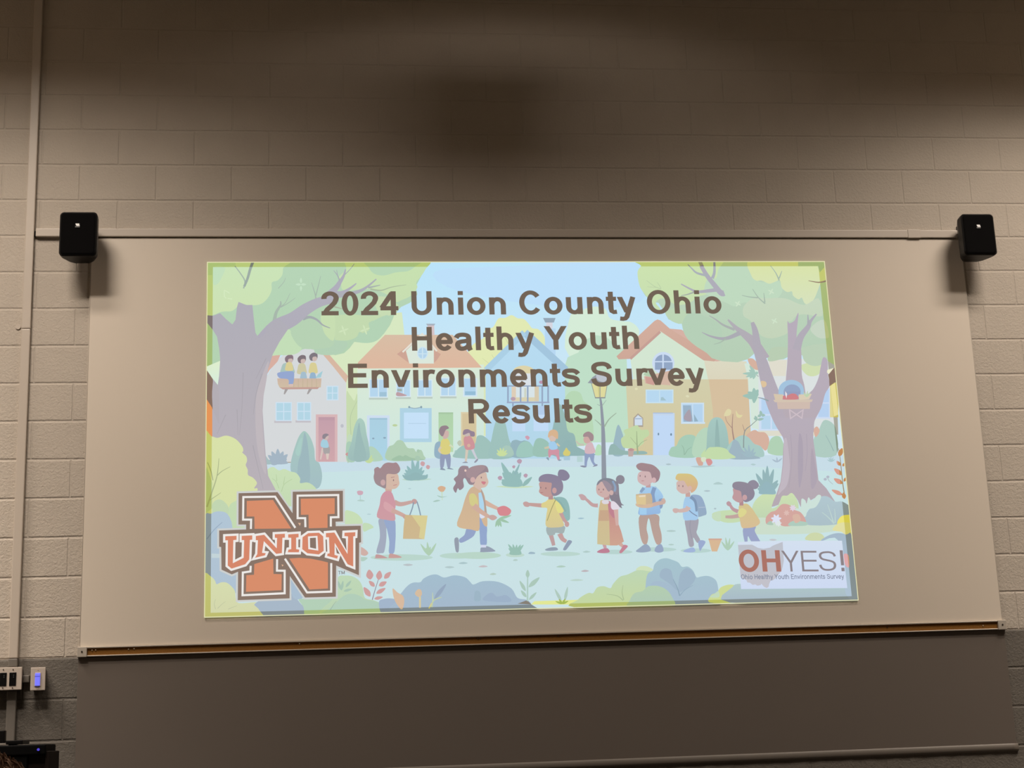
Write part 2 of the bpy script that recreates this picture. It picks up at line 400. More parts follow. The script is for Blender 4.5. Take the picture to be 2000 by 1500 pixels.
def emit_poly(pts, col, band=True):
    """triangulate one outline, clip it to the slide, and tint the border zone more strongly"""
    LAYER[0] += 1; y = LAYER[0]*1.1e-5
    grad = isinstance(col[0], (tuple, list))
    c0 = s2l(col[0] if grad else col); c1 = s2l(col[1]) if grad else c0
    ys = [p[1] for p in pts]; ya, yb = min(ys), max(ys)
    def colat(p):
        if not grad: return list(c0)
        t = min(1, max(0, (p[1]-ya)/max(1e-6, yb-ya))); return [a+(b-a)*t for a, b in zip(c0, c1)]
    xs = [p[0] for p in pts]
    inside = min(xs) > 420 and max(xs) < 1590 and ya > 526 and yb < 1160
    out = CUR[0][2]
    for t in tessellate_polygon([[Vector((p[0], p[1], 0)) for p in pts]]):
        tri = [pts[i] for i in t]
        ar = (tri[1][0]-tri[0][0])*(tri[2][1]-tri[0][1])-(tri[1][1]-tri[0][1])*(tri[2][0]-tri[0][0])
        if abs(ar) < 1e-4: continue
        if ar < 0: tri = tri[::-1]
        if inside:
            out.append((tri[::-1], [colat(p) for p in tri[::-1]], y)); continue
        for i in range(4):
            if len(tri) > 2: tri = clip(tri, QO[i], QO[(i+1) % 4])
        for i in range(4):
            if len(tri) < 3: break
            a, b = QI[i], QI[(i+1) % 4]
            o_ = clip(tri, a, b, False)
            if len(o_) > 2 and band is not None:
                out.append((o_[::-1], [(raw(colat(p), band if isinstance(band, float) else AW) if band else colat(p)) for p in o_[::-1]], y))
            tri = clip(tri, a, b)
        if len(tri) > 2: out.append((tri[::-1], [colat(p) for p in tri[::-1]], y))
def o(x, y, s=7.692): OR[:] = [x, y, s]
def tr(pts): return [(OR[0]+p[0]/OR[2], OR[1]+p[1]/OR[2]) for p in pts]
def crom(pts, closed, n=5):
    out = []; m = len(pts)
    rng = range(m) if closed else range(m-1)
    for i in rng:
        g = (lambda k: pts[k % m]) if closed else (lambda k: pts[max(0, min(m-1, k))])
        p0, p1, p2, p3 = g(i-1), g(i), g(i+1), g(i+2)
        for j in range(n):
            t = j/n
            out.append(tuple(.5*((2*b)+(-a+c)*t+(2*a-5*b+4*c-d)*t*t+(-a+3*b-3*c+d)*t**3) for a, b, c, d in zip(p0, p1, p2, p3)))
    if not closed: out.append(pts[-1])
    return out
def S(col, pts, band=True): emit_poly(crom(tr(pts), True, 4), col, band)
def G(col, pts, band=True): emit_poly(tr(pts), col, band)
def R(col, x0, y0, x1, y1, band=True): G(col, [(x0, y0), (x1, y0), (x1, y1), (x0, y1)], band)
def Ee(col, cx, cy, rx, ry=None, rot=0, band=True, n=22, a0=0, a1=360):
    ry = ry or rx; c, s = math.cos(math.radians(rot)), math.sin(math.radians(rot)); pts = []
    for i in range(n if a1-a0 == 360 else n+1):
        a = math.radians(a0+(a1-a0)*i/n); x, y = rx*math.cos(a), ry*math.sin(a)
        pts.append((cx+c*x-s*y, cy+s*x+c*y))
    G(col, pts, band)
def stroke(pts, w0, w1=None, wy=None):
    w1 = w0 if w1 is None else w1; n = len(pts); l, r = [], []
    for i in range(n):
        a = pts[max(0, i-1)]; b = pts[min(n-1, i+1)]
        dx, dy = b[0]-a[0], b[1]-a[1]; d = math.hypot(dx, dy) or 1; nx, ny = -dy/d, dx/d
        t = i/(n-1); w = (w0+(w1-w0)*t)/2; h = w if wy is None else wy/2
        l.append((pts[i][0]+nx*w, pts[i][1]+ny*h)); r.append((pts[i][0]-nx*w, pts[i][1]-ny*h))
    return l+r[::-1]
def T(col, pts, w0, w1=None, smooth=True, band=True):
    if smooth and len(pts) > 2: pts = crom(pts, False, 4)
    G(col, stroke(pts, w0, w1), band)
def PL(col, pts, w, closed=False, band=True):
    """mitred polyline"""
    m = len(pts); q = pts
    off = []
    for sgn in (1, -1):
        row = []
        for i in range(m):
            if closed or 0 < i < m-1:
                a, b, c = q[(i-1) % m], q[i], q[(i+1) % m]
                d1 = (b[0]-a[0], b[1]-a[1]); d2 = (c[0]-b[0], c[1]-b[1])
                l1, l2 = math.hypot(*d1) or 1, math.hypot(*d2) or 1
                n1 = (-d1[1]/l1, d1[0]/l1); n2 = (-d2[1]/l2, d2[0]/l2)
                k = 1+n1[0]*n2[0]+n1[1]*n2[1]; k = max(k, .35)
                row.append((b[0]+sgn*w/2*(n1[0]+n2[0])/k, b[1]+sgn*w/2*(n1[1]+n2[1])/k))
            else:
                a, b = (q[0], q[1]) if i == 0 else (q[-2], q[-1])
                d = (b[0]-a[0], b[1]-a[1]); l = math.hypot(*d) or 1
                row.append((q[i][0]-sgn*w/2*d[1]/l, q[i][1]+sgn*w/2*d[0]/l))
        off.append(row)
    L0 = LAYER[0]
    for i in range(m if closed else m-1):
        j = (i+1) % m; LAYER[0] = L0
        G(col, [off[0][i], off[0][j], off[1][j], off[1][i]], band)
    LAYER[0] = L0+1
def leaf(col, x, y, ang, ln, w):
    a = math.radians(ang); dx, dy = math.cos(a), -math.sin(a); nx, ny = -dy, dx
    S(col, [(x, y), (x+dx*ln*.35+nx*w*.5, y+dy*ln*.35+ny*w*.5), (x+dx*ln*.75+nx*w*.35, y+dy*ln*.75+ny*w*.35), (x+dx*ln, y+dy*ln),
            (x+dx*ln*.75-nx*w*.35, y+dy*ln*.75-ny*w*.35), (x+dx*ln*.35-nx*w*.5, y+dy*ln*.35-ny*w*.5)])
def fan(col, x, y, items, w):
    for a, l in items: leaf(col, x, y, a, l, w)
def window(fr, gl, x0, y0, x1, y1, m=16, nx=2, ny=2, b=7):
    R(fr, x0, y0, x1, y1); W_, H_ = (x1-x0-2*m), (y1-y0-2*m)
    for i in range(nx):
        for j in range(ny):
            R(gl, x0+m+W_*i/nx+(b if i else 0), y0+m+H_*j/ny+(b if j else 0), x0+m+W_*(i+1)/nx-(b if i < nx-1 else 0), y0+m+H_*(j+1)/ny-(b if j < ny-1 else 0))

# ---- sky and ground
start('sky_drawing'); o(0, 0, 1)
G(((186, 228, 250), (214, 232, 242)), [(380, 500), (1700, 500), (1700, 900), (380, 900)], False)
S((190, 224, 250), [(850, 530), (1000, 520), (1240, 512), (1250, 590), (1100, 600), (900, 570)], False)
start('ground_drawing')
G(((200, 221, 232), (202, 228, 230)), [(380, 908), (640, 902), (900, 893), (1140, 889), (1290, 888), (1400, 896), (1480, 889), (1700, 888), (1700, 1230), (380, 1230)], False)
G((201, 227, 229), [(380, 926), (640, 922), (900, 912), (1140, 912), (1300, 910), (1480, 912), (1700, 925), (1700, 1000), (1500, 1060), (1200, 1110), (380, 1120)], False)
G(((201, 227, 229), (203, 225, 230)), [(380, 1040), (1200, 1050), (1500, 1020), (1700, 1000), (1700, 1230), (380, 1230)], False)
start('distant_foliage_drawing')
o(0, 0, 1)
G((216, 232, 194), [(640, 690), (700, 640), (760, 612), (785, 610), (790, 655), (760, 700), (720, 700), (700, 800), (700, 900), (675, 900), (675, 740)])
start('distant_foliage_drawing'); o(640, 680); S((200, 219, 176), [(280, 700), (330, 700), (400, 790), (450, 720), (470, 1500), (280, 1500)])
T((180, 200, 165), [(350, 1300), (340, 1050), (380, 920), (450, 780)], 10, 6)
start('distant_foliage_drawing'); o(890, 500); S((226, 234, 180), [(180, 1500), (260, 1330), (420, 1230), (440, 1110), (560, 1070), (640, 940), (740, 930), (840, 888), (930, 935), (1020, 945), (1090, 1010), (1150, 1085), (1240, 1100), (1320, 1190), (1345, 1300), (1340, 1600), (1100, 2100), (200, 2100)])
T((205, 212, 165), [(800, 1340), (740, 1220)], 14, 6); T((205, 214, 165), [(590, 1560), (540, 1480)], 10, 6)
o(890, 680); G((218, 230, 188), [(340, 300), (480, 300), (480, 1320), (340, 1320)]); T((208, 216, 165), [(510, 240), (400, 150)], 10, 5)
start('distant_foliage_drawing'); o(1140, 500); S((214, 236, 216), [(-220, 1500), (-200, 900), (-60, 850), (50, 780), (200, 760), (330, 800), (400, 940), (600, 980), (700, 990), (800, 1060), (830, 1180), (700, 1500)])
G((192, 223, 200), [(-380, 2800), (-400, 1990), (-240, 1520), (-80, 1450), (20, 1260), (180, 1190), (330, 1210), (480, 1330), (640, 1420), (700, 2800)])
S((184, 216, 182), [(-340, 2800), (-340, 2300), (-220, 2050), (-60, 2050), (0, 2180), (100, 2300), (120, 2800)])

# ---- houses
start('grey_house_drawing'); o(390, 680)
G((214, 217, 219), [(900, 1710), (900, 900), (960, 500), (1150, 190), (1430, -40), (1780, -60), (2200, 500), (2210, 1710)])
G((216, 175, 162), [(1060, 110), (1220, 90), (1170, 200), (1050, 330), (985, 440), (1030, 260)])
G((216, 184, 163), [(1680, -90), (1790, -40), (1950, 100), (2230, 420), (2200, 520), (2000, 270), (1820, 60)])
for x0, y0, x1, y1 in ((1140, 810, 1385, 1095), (1460, 810, 1675, 1090), (1905, 565, 2085, 785)):
    R((196, 192, 198), x0-20, y1-5, x1-5, y1+28) if y1 > 1000 else None
    window((205, 225, 240), (180, 214, 229), x0, y0, x1, y1)
R((216, 182, 184), 1745, 995, 2070, 1706); R(((196, 160, 172), (208, 168, 172)), 1785, 1035, 2030, 1706); R((192, 156, 168), 1785, 1035, 2030, 1085)
Ee((190, 192, 200), 2140, 1168, 24, 28)
start('balcony_drawing'); 
def kid_torso(col, x, y, w, h): S(col, [(x-w*.3, y), (x+w*.3, y), (x+w*.5, y+h*.5), (x+w*.5, y+h), (x-w*.5, y+h), (x-w*.5, y+h*.5)])
for x, yh, hc in ((1345, 170, (138, 118, 128)), (1535, 175, (128, 116, 122)), (1710, 140, (128, 120, 128))):
    S(hc, [(x-60, yh+20), (x-60, yh-30), (x-10, yh-70), (x+50, yh-62), (x+62, yh-10), (x+40, yh+40), (x-30, yh+50)])
    S((205, 185, 180), [(x-10, yh-5), (x+45, yh-10), (x+50, yh+35), (x+10, yh+60), (x-15, yh+40)])
kid_torso((170, 195, 190), 1320, 230, 190, 150); kid_torso((218, 206, 150), 1345, 215, 110, 120)
kid_torso((205, 200, 165), 1535, 235, 130, 150); kid_torso((216, 206, 150), 1705, 225, 120, 150)
kid_torso((165, 190, 205), 1560, 360, 90, 100); kid_torso((150, 180, 205), 1700, 370, 90, 90)
G((165, 205, 215), [(1740, 450), (1780, 390), (1850, 340), (1820, 440)])
G(((206, 182, 165), (208, 190, 165)), [(1165, 455), (1830, 455), (1820, 590), (1200, 590), (1175, 540)])
for i in range(6): R((192, 178, 150), 1410+i*68, 460, 1418+i*68, 585)
G((196, 160, 150), [(1200, 590), (1800, 585), (1770, 615), (1250, 620)])
G((165, 160, 160), [(1280, 615), (1330, 615), (1280, 695), (1262, 690)]); G((165, 160, 160), [(1640, 612), (1690, 612), (1632, 692), (1610, 690)])
S((150, 168, 208), [(1165, 380), (1250, 355), (1400, 350), (1420, 420), (1400, 540), (1340, 560), (1330, 470), (1200, 450)])
S((215, 190, 180), [(1335, 545), (1400, 540), (1400, 570), (1350, 572)])
start('long_house_drawing'); o(0, 0, 1)
G(((218, 233, 214), (206, 231, 224)), [(698, 716), (945, 712), (945, 893), (698, 897)])
G(((216, 190, 166), (222, 184, 160)), [(752, 654), (884, 654), (941, 718), (699, 720), (699, 708)])
o(640, 500); G((214, 196, 198), [(1500, 1045), (1600, 1045), (1605, 1190), (1500, 1190)]); G((168, 178, 190), [(1478, 1018), (1618, 1018), (1600, 1045), (1495, 1045)])
o(640, 680); G((206, 166, 150), [(1240, -60), (1420, -190), (1590, 20), (1700, 90), (1640, 180), (1590, 230), (1230, 230), (1190, 200), (1040, 90)])
G((220, 232, 220), [(1175, 40), (1420, -200), (1595, 20), (1595, 232), (1225, 232)]); PL((230, 226, 214), [(1125, 60), (1420, -215), (1640, 45)], 26)
Ee((205, 228, 240), 1425, 75, 82, 96); Ee((180, 212, 235), 1425, 75, 66, 80); R((205, 228, 240), 1416, -5, 1434, 155); R((205, 228, 240), 1360, 78, 1490, 92)
for x0, y0, x1, y1 in ((620, 460, 905, 745), (1025, 470, 1250, 735), (1345, 470, 1575, 730), (1690, 440, 1935, 725)):
    R((190, 205, 195), x0, y1, x1, y1+30); window((216, 233, 240), (182, 214, 238), x0, y0, x1, y1, 16, 2, 1)
R((160, 195, 215), 780, 660, 885, 728); R((165, 180, 175), 1045, 610, 1115, 650); S((190, 160, 165), [(1040, 660), (1120, 680), (1190, 715), (1040, 720)])
o(890, 680); R((212, 230, 240), 110, 450, 325, 730); R((178, 212, 236), 130, 460, 300, 710); R((150, 190, 215), 140, 650, 300, 705)
o(640, 680); R((206, 222, 240), 590, 1010, 930, 1692); R(((172, 208, 226), (172, 212, 230)), 630, 1050, 895, 1690); R((160, 196, 215), 630, 1050, 895, 1075)
Ee((140, 165, 185), 685, 1357, 18, 12); Ee((140, 165, 185), 855, 1348, 22, 12); Ee((190, 210, 160), 1010, 1160, 38, 18)
R((176, 211, 228), 1085, 900, 1562, 1412); R((198, 225, 248), 1145, 968, 1516, 1358); R((176, 205, 226), 1210, 1128, 1480, 1136)
T((150, 175, 190), [(1225, 890), (1310, 905), (1405, 888)], 12, 12); Ee((140, 165, 175), 1225, 886, 16, 16); Ee((140, 165, 175), 1405, 886, 16, 18)
R(((176, 210, 172), (184, 216, 176)), 1665, 965, 1885, 1560); R((168, 200, 165), 1665, 965, 1885, 990)
o(890, 680); R((218, 206, 172), 78, 960, 312, 1480); R((212, 196, 158), 100, 985, 300, 1480)
start('blue_house_drawing'); o(890, 500); R((214, 214, 224), 1360, 1000, 1455, 1200); G((150, 168, 184), [(1312, 932), (1500, 932), (1475, 1000), (1345, 1000)]); R((184, 216, 242), 1340, 1090, 1500, 1500); o(890, 680)
G(((184, 220, 242), (180, 214, 232)), [(450, 1660), (450, 310), (1030, -200), (1640, 330), (1650, 1660)])
PL((164, 198, 222), [(1040, -235), (1655, 330)], 110); PL((172, 208, 230), [(1030, -235), (455, 330)], 90)
S((222, 212, 170), [(880, 380), (890, 300), (1020, 262), (1150, 300), (1165, 380)]); R((220, 226, 232), 900, 380, 1150, 580)
R((222, 206, 184), 840, 575, 905, 800); R((216, 228, 232), 905, 575, 1190, 745); R((218, 210, 178), 905, 740, 1190, 800); R((214, 202, 176), 1185, 575, 1250, 800); R((206, 212, 196), 1030, 600, 1060, 740)
Ee((186, 150, 175), 1285, 512, 32, 26); Ee((186, 160, 175), 862, 762, 38, 28)
for x in (785, 975, 1082, 1300, 1388): R((150, 168, 194), x-12, 562, x+12, 820)
R((150, 168, 194), 770, 560, 1402, 578); R((158, 170, 198), 768, 805, 1408, 828); R((150, 168, 194), 848, 828, 872, 880); R((150, 168, 194), 1290, 828, 1312, 880)
R((196, 220, 246), 850, 990, 1045, 1250); R((196, 220, 246), 1170, 990, 1392, 1248); R((180, 205, 235), 1190, 870, 1380, 1000)
start('yellow_house_drawing'); o(0, 0, 1)
G(((220, 218, 196), (216, 196, 164)), [(1370, 700), (1458, 706), (1461, 741), (1468, 880), (1385, 880)])
G((214, 192, 160), [(1383, 741), (1460, 741), (1468, 880), (1392, 880)])
G((214, 178, 165), [(1308, 642), (1331, 644), (1400, 690), (1440, 700), (1400, 706), (1370, 703)])
G((212, 230, 210), [(1231, 702), (1289.5, 647), (1374, 700), (1383, 742), (1237, 742)])
G(((210, 206, 172), (212, 200, 160)), [(1222, 741), (1384, 741), (1392, 800), (1394, 889), (1230, 889)])
G(((212, 176, 160), (206, 168, 152)), [(1204, 696), (1278, 627), (1284, 624), (1290, 626), (1308, 642), (1350, 668), (1400, 700), (1395, 706), (1374, 704), (1289.5, 647), (1231, 701), (1208, 702)])
PL((198, 160, 150), [(1289.5, 648), (1231, 701)], 5)
o(1140, 680)
Ee((204, 220, 242), 1195, 225, 168, 168); R((204, 220, 242), 1055, 225, 1345, 335)
Ee((146, 165, 196), 1195, 215, 128, 118, a0=180, a1=360); R((148, 168, 198), 1070, 215, 1335, 325); R((204, 220, 242), 1180, 80, 1203, 330); R((204, 220, 242), 1060, 195, 1345, 213)
G((212, 182, 165), [(905, 425), (1290, 340), (1300, 560), (925, 530)]); S((180, 205, 175), [(900, 400), (960, 350), (1050, 400), (1000, 430)]); G((206, 160, 150), [(925, 430), (1060, 450), (1060, 560), (940, 530)])
window((200, 225, 238), (184, 216, 240), 930, 622, 1348, 828, 18, 2, 1); G((165, 195, 205), [(1160, 740), (1190, 735), (1240, 788), (1155, 788)])
window((204, 224, 240), (182, 212, 238), 1462, 820, 1808, 1135, 22, 2, 1); G((156, 180, 200), [(1490, 860), (1610, 860), (1640, 1105), (1500, 1105)]); S((170, 160, 172), [(1500, 1060), (1560, 940), (1600, 940), (1615, 1100)]); G((150, 178, 195), [(1655, 990), (1720, 1100), (1660, 1105)]); R((204, 224, 240), 1465, 1110, 1822, 1138)
R((196, 214, 236), 1040, 975, 1365, 1608); R((194, 217, 245), 1062, 1010, 1350, 1608); Ee((120, 145, 165), 1122, 1292, 12, 20); Ee((120, 145, 165), 1312, 1298, 14, 20); R((172, 190, 216), 1040, 968, 1340, 982)
G((172, 162, 150), [(745, 1180), (745, 1050), (815, 980), (893, 1050), (893, 1185)]); G((208, 222, 236), [(765, 1160), (765, 1055), (815, 1005), (880, 1055), (880, 1160)]); R((160, 178, 205), 770, 1055, 875, 1068)
S((224, 222, 182), [(765, 610), (790, 595), (815, 615), (785, 632)]); S((222, 220, 185), [(1530, 720), (1560, 705), (1585, 730), (1555, 742)])
start('pale_building_drawing'); o(1390, 680)
G((214, 231, 218), [(490, 230), (730, 230), (730, 1230), (600, 1200), (545, 470)])
G((220, 226, 226), [(700, 180), (1860, 150), (1900, 1300), (700, 1300)]); R((222, 220, 204), 700, 1230, 1800, 1320); G((224, 221, 206), [(850, 180), (1130, 180), (1110, 420), (900, 420)])
R((206, 222, 244), 715, 740, 1040, 1240); R((184, 212, 240), 745, 770, 1020, 990); R((184, 214, 236), 745, 1015, 1020, 1215); R((206, 222, 244), 882, 770, 905, 1220)
R((206, 220, 242), 1560, 600, 1790, 1060); R((184, 210, 240), 1600, 620, 1760, 1035); R((206, 220, 242), 1600, 815, 1765, 835)
S((208, 222, 178), [(1350, 250), (1700, 200), (1620, 380), (1500, 425), (1400, 380)]); R((222, 214, 150), 1775, 520, 1900, 1040)
S((214, 178, 160), [(540, 170), (620, 160), (690, 240), (700, 330), (600, 290)])

# ---- hedges and shrubs along the houses
start('hedge_drawing'); o(640, 850)
S((196, 218, 188), [(280, 100), (330, -20), (400, 120), (360, 380), (280, 380)])
S((172, 204, 184), [(290, 380), (285, 120), (380, 130), (420, 380)])
S((180, 210, 188), [(590, 380), (610, 190), (690, 180), (790, 280), (820, 380)])
S((178, 206, 180), [(900, 380), (905, 190), (985, 145), (1050, 78), (1130, 90), (1200, 190), (1290, 200), (1330, 250), (1400, 220), (1440, 300), (1430, 370)])
S((162, 194, 168), [(970, 380), (1070, 305), (1130, 320), (1170, 300), (1260, 340), (1430, 360), (1430, 375)])
G((168, 204, 196), [(1890, 335), (1910, 230), (2010, 210), (2010, 335)])
o(890, 850)
S((160, 194, 188), [(0, 340), (0, 250), (100, 160), (280, 140), (320, 20), (400, 5), (480, 60), (540, 140), (600, 340)])
S(((162, 196, 190), (158, 192, 188)), [(500, 340), (540, 50), (600, -200), (680, -260), (740, -200), (800, 60), (840, 150), (860, 330)])
S((150, 180, 190), [(850, 330), (830, 120), (900, 70), (980, 90), (1040, 80), (1130, 130), (1180, 310)])
S((160, 200, 190), [(920, 320), (950, 150), (1060, 90), (1160, 170), (1180, 310)])
S((156, 194, 182), [(1170, 310), (1190, 90), (1280, 45), (1400, 120), (1450, 300)])
S(((154, 188, 182), (146, 178, 180)), [(1440, 300), (1440, 0), (1500, -300), (1560, -470), (1640, -300), (1680, -70), (1770, -20), (1800, 80), (1800, 290)])
S((146, 180, 180), [(1560, 300), (1600, 150), (1680, 70), (1780, 150), (1980, 250), (2100, 300)])
S((170, 200, 188), [(620, 310), (690, 200), (760, 155), (840, 190), (860, 310)]); fan((202, 222, 160), 690, 315, [(150, 90), (125, 120), (100, 130), (75, 125), (50, 120), (28, 100)], 34)
o(1140, 850)
S((184, 222, 188), [(170, 290), (200, 150), (260, 160), (270, 290)])
S((156, 184, 194), [(430, 290), (470, 0), (500, -130), (530, -150), (570, -60), (600, 60), (610, 290)]); S((150, 182, 178), [(370, 280), (400, 150), (470, 140), (560, 220), (700, 240), (910, 240), (915, 290), (430, 295)])
S((194, 216, 168), [(590, 180), (560, 60), (620, 0), (600, -70), (700, -110), (800, -150), (860, -80), (960, -80), (980, 0), (900, 60), (900, 120), (800, 190), (700, 200)])
T((160, 178, 140), [(812, 280), (800, 120), (795, -60)], 26, 8); T((160, 178, 140), [(812, 180), (870, 110), (950, 70)], 10, 6); T((168, 184, 145), [(800, 150), (740, 80), (700, 30)], 10, 6)
G((192, 170, 165), [(665, 225), (755, 215), (738, 320), (670, 322)]); S((188, 150, 150), [(660, 220), (710, 195), (760, 220), (710, 240)])
S((168, 204, 184), [(1305, 320), (1310, 190), (1390, 160), (1440, 60), (1530, 0), (1640, 0), (1690, 60), (1720, 320)])
S((184, 214, 190), [(1650, 320), (1660, 80), (1760, -80), (1880, -110), (2000, 0), (2000, 330)])
for pts in ([(1510, 300), (1500, 200), (1470, 150)], [(1520, 290), (1560, 220), (1620, 180)]): T((150, 184, 164), pts, 14, 6)
S((196, 220, 170), [(1770, 330), (1800, 240), (1880, 190), (2000, 190), (2130, 200), (2200, 250), (2270, 340), (2000, 365)])
o(1390, 680)
S(((166, 200, 194), (158, 190, 184)), [(-80, 1500), (-60, 1200), (0, 1070), (90, 1040), (170, 1090), (230, 1240), (260, 1500), (240, 1560), (-80, 1560)]); S((150, 182, 178), [(50, 1560), (60, 1150), (85, 1080), (110, 1300), (120, 1560)])
S((214, 178, 160), [(480, 1400), (540, 1290), (640, 1230), (710, 1260), (800, 1270), (860, 1360), (850, 1480), (800, 1540), (700, 1460)])
S((178, 210, 182), [(850, 1580), (860, 1430), (900, 1350), (980, 1320), (1050, 1370), (1100, 1600)])
S((170, 202, 196), [(240, 1600), (260, 1450), (380, 1340), (480, 1310), (560, 1350), (640, 1440), (740, 1480), (790, 1600), (700, 1640)])
S((160, 182, 194), [(250, 1660), (290, 1480), (330, 1380), (400, 1410), (470, 1540), (600, 1600), (720, 1660)]); fan((160, 186, 196), 570, 1640, [(150, 150), (120, 180), (95, 190), (65, 150), (40, 120)], 40)
o(1390, 850); S((196, 220, 172), [(-100, 345), (-60, 200), (30, 180), (120, 180), (220, 210), (270, 270), (345, 345)])
S((176, 204, 194), [(1520, 300), (1530, 60), (1600, -60), (1680, -220), (1800, -190), (1870, -60), (1870, 300)]); S((216, 178, 160), [(1530, -80), (1580, -130), (1620, -60), (1560, 30)])
T((150, 178, 176), [(1830, 240), (1780, 130), (1710, 0)], 12, 6)
o(390, 850); fan((165, 182, 196), 1180, 430, [(165, 170), (140, 200), (118, 210), (92, 225), (68, 200), (45, 200), (155, 120), (30, 150)], 80); S((165, 182, 196), [(1060, 430), (1150, 330), (1260, 360), (1320, 430)])
S((168, 190, 192), [(985, 430), (985, 310), (1020, 350), (1080, 430)])
for x, y, sz in ((310, 290, 44),):
    o(640, 850); S((206, 150, 150), [(x-sz, y), (x-10, y-30), (x+30, y-20), (x+36, y+20), (x, y+30)]); T((170, 190, 180), [(x, y+30), (x-5, y+130)], 8, 8)
o(640, 850); fan((196, 218, 160), 620, 420, [(140, 110), (115, 140), (92, 140), (70, 130), (45, 100)], 36)
start('lamp_post_drawing'); o(1140, 680)
T((145, 152, 164), [(305, 2220-220), (295, 1400), (285, 1150), (262, 850), (245, 740)], 74, 24); G((145, 152, 164), [(268, 2020), (345, 2020), (355, 2055), (262, 2055)])
T((160, 178, 160), [(310, 1180), (380, 1070), (490, 975)], 22, 10); T((160, 178, 160), [(270, 1170), (220, 1120), (165, 1075)], 18, 8); T((160, 178, 170), [(275, 870), (310, 820), (340, 780)], 12, 6); T((160, 178, 170), [(255, 870), (200, 845)], 12, 6)
G((222, 217, 158), [(115, 530), (350, 545), (312, 745), (172, 745)]); G((205, 202, 140), [(240, 545), (248, 745), (225, 745), (205, 540)])
PL((150, 156, 150), [(115, 530), (172, 745), (318, 745), (350, 560)], 10); R((140, 146, 150), 168, 738, 325, 756); R((140, 146, 150), 240, 570, 250, 745)
G((150, 156, 166), [(58, 525), (130, 440), (185, 400), (330, 400), (380, 470), (360, 545), (200, 540)]); S((190, 196, 205), [(190, 400), (310, 410), (350, 460), (300, 510), (210, 480)])
G((214, 196, 120), [(238, 2052), (355, 2052), (368, 2170), (240, 2180)]); S((232, 214, 200), [(270, 2030), (320, 2030), (340, 2060), (270, 2060)])

# ---- conifers and small bushes left
start('conifer_drawing'); o(390, 850)
S(((168, 200, 192), (164, 190, 196)), [(1578, -60), (1660, 30), (1720, 200), (1735, 370), (1800, 430), (1840, 620), (1790, 790), (1640, 800), (1480, 740), (1375, 560), (1375, 380), (1450, 120), (1510, -10)])
S((158, 184, 190), [(1570, -30), (1610, 60), (1640, 300), (1650, 700), (1480, 700), (1480, 420), (1530, 250)]); S((170, 205, 198), [(1500, 80), (1540, 60), (1500, 300), (1440, 260)])
start('conifer_drawing'); o(640, 680)
S(((172, 204, 192), (158, 188, 186)), [(470, 1055), (550, 1110), (585, 1300), (620, 1480), (610, 1680), (360, 1690), (300, 1600), (360, 1400), (400, 1180)])
S((156, 186, 184), [(470, 1120), (500, 1300), (580, 1650), (400, 1690), (420, 1400)])
start('small_shrub_drawing'); o(390, 850)
S(((203, 224, 184), (196, 218, 180)), [(1010, 560), (1040, 500), (1110, 480), (1190, 530), (1270, 508), (1360, 545), (1450, 570), (1510, 650), (1510, 720), (1620, 712), (1720, 770), (1740, 860), (1500, 1050), (1250, 1050), (1130, 880), (1060, 760)])
for pts in ([(1230, 850), (1270, 740), (1390, 660)], [(1190, 800), (1150, 700), (1090, 650)], [(1160, 690), (1150, 590)], [(1260, 740), (1280, 620)]): T((180, 204, 160), pts, 10, 6)
# ---- left tree
start('left_tree_drawing'); o(0, 0, 1)
LT = ((183, 213, 184), (180, 210, 178))
G(LT, [(395, 505), (834, 505), (832, 520), (827, 532), (818, 548), (812, 560), (815, 575), (810, 585), (800, 592), (783, 600), (770, 616), (762, 635), (750, 652), (738, 664), (718, 670), (700, 669), (692, 668), (683, 680), (672, 690), (655, 694), (640, 691), (628, 686), (600, 681), (590, 683), (580, 690), (560, 694), (545, 694), (530, 690), (500, 700), (470, 690), (430, 708), (418, 718), (395, 722)])
o(640, 500)
S(((200, 226, 176), (200, 222, 178)), [(300, 60), (900, 40), (1520, 60), (1470, 200), (1400, 310), (1330, 400), (1345, 480), (1250, 600), (1100, 670), (1020, 690), (850, 560), (600, 500), (250, 520), (200, 420), (160, 330), (280, 200)])
S((183, 214, 182), [(590, 60), (1380, 60), (1300, 170), (1200, 230), (1020, 250), (850, 295), (700, 270), (620, 180)])
S((196, 218, 176), [(-60, 1180), (-120, 1040), (0, 920), (300, 880), (620, 900), (800, 880), (850, 930), (620, 1000), (660, 1120), (560, 1180), (480, 1140), (430, 1220), (300, 1270), (100, 1260)])
S((200, 220, 180), [(700, 640), (900, 620), (1040, 720), (1060, 800), (920, 900), (780, 880)])
S((180, 211, 182), [(880, 890), (930, 960), (900, 1080), (800, 1220), (700, 1290), (560, 1310), (430, 1280), (480, 1180), (620, 1120), (640, 1010)])
S((180, 208, 182), [(-150, 1260), (100, 1270), (290, 1300), (250, 1420), (120, 1480), (-60, 1490), (-200, 1440)])
for x, y in ((240, 1120), (560, 1110)): 
    for a in (20, 110, 200, 290): leaf((208, 228, 188), x, y, a, 80, 26)
o(390, 500)
S((196, 222, 184), [(860, 1300), (960, 1120), (1100, 1160), (1300, 1080), (1480, 1260), (1530, 1400), (1420, 1480), (1200, 1490), (1000, 1490)])
S((183, 210, 180), [(1370, 1120), (1500, 980), (1800, 960), (2000, 1100), (2000, 1350), (1700, 1400), (1530, 1380), (1420, 1270)])
S((200, 222, 178), [(1830, 880), (2020, 880), (2020, 1260), (1900, 1200), (1840, 1060)])
S(((203, 228, 186), (206, 226, 180)), [(60, 60), (1290, 60), (1255, 180), (1240, 290), (1170, 370), (1085, 400), (1082, 510), (1040, 610), (960, 700), (860, 740), (700, 735), (590, 700), (560, 770), (480, 830), (380, 835), (300, 850), (200, 890), (60, 890)])
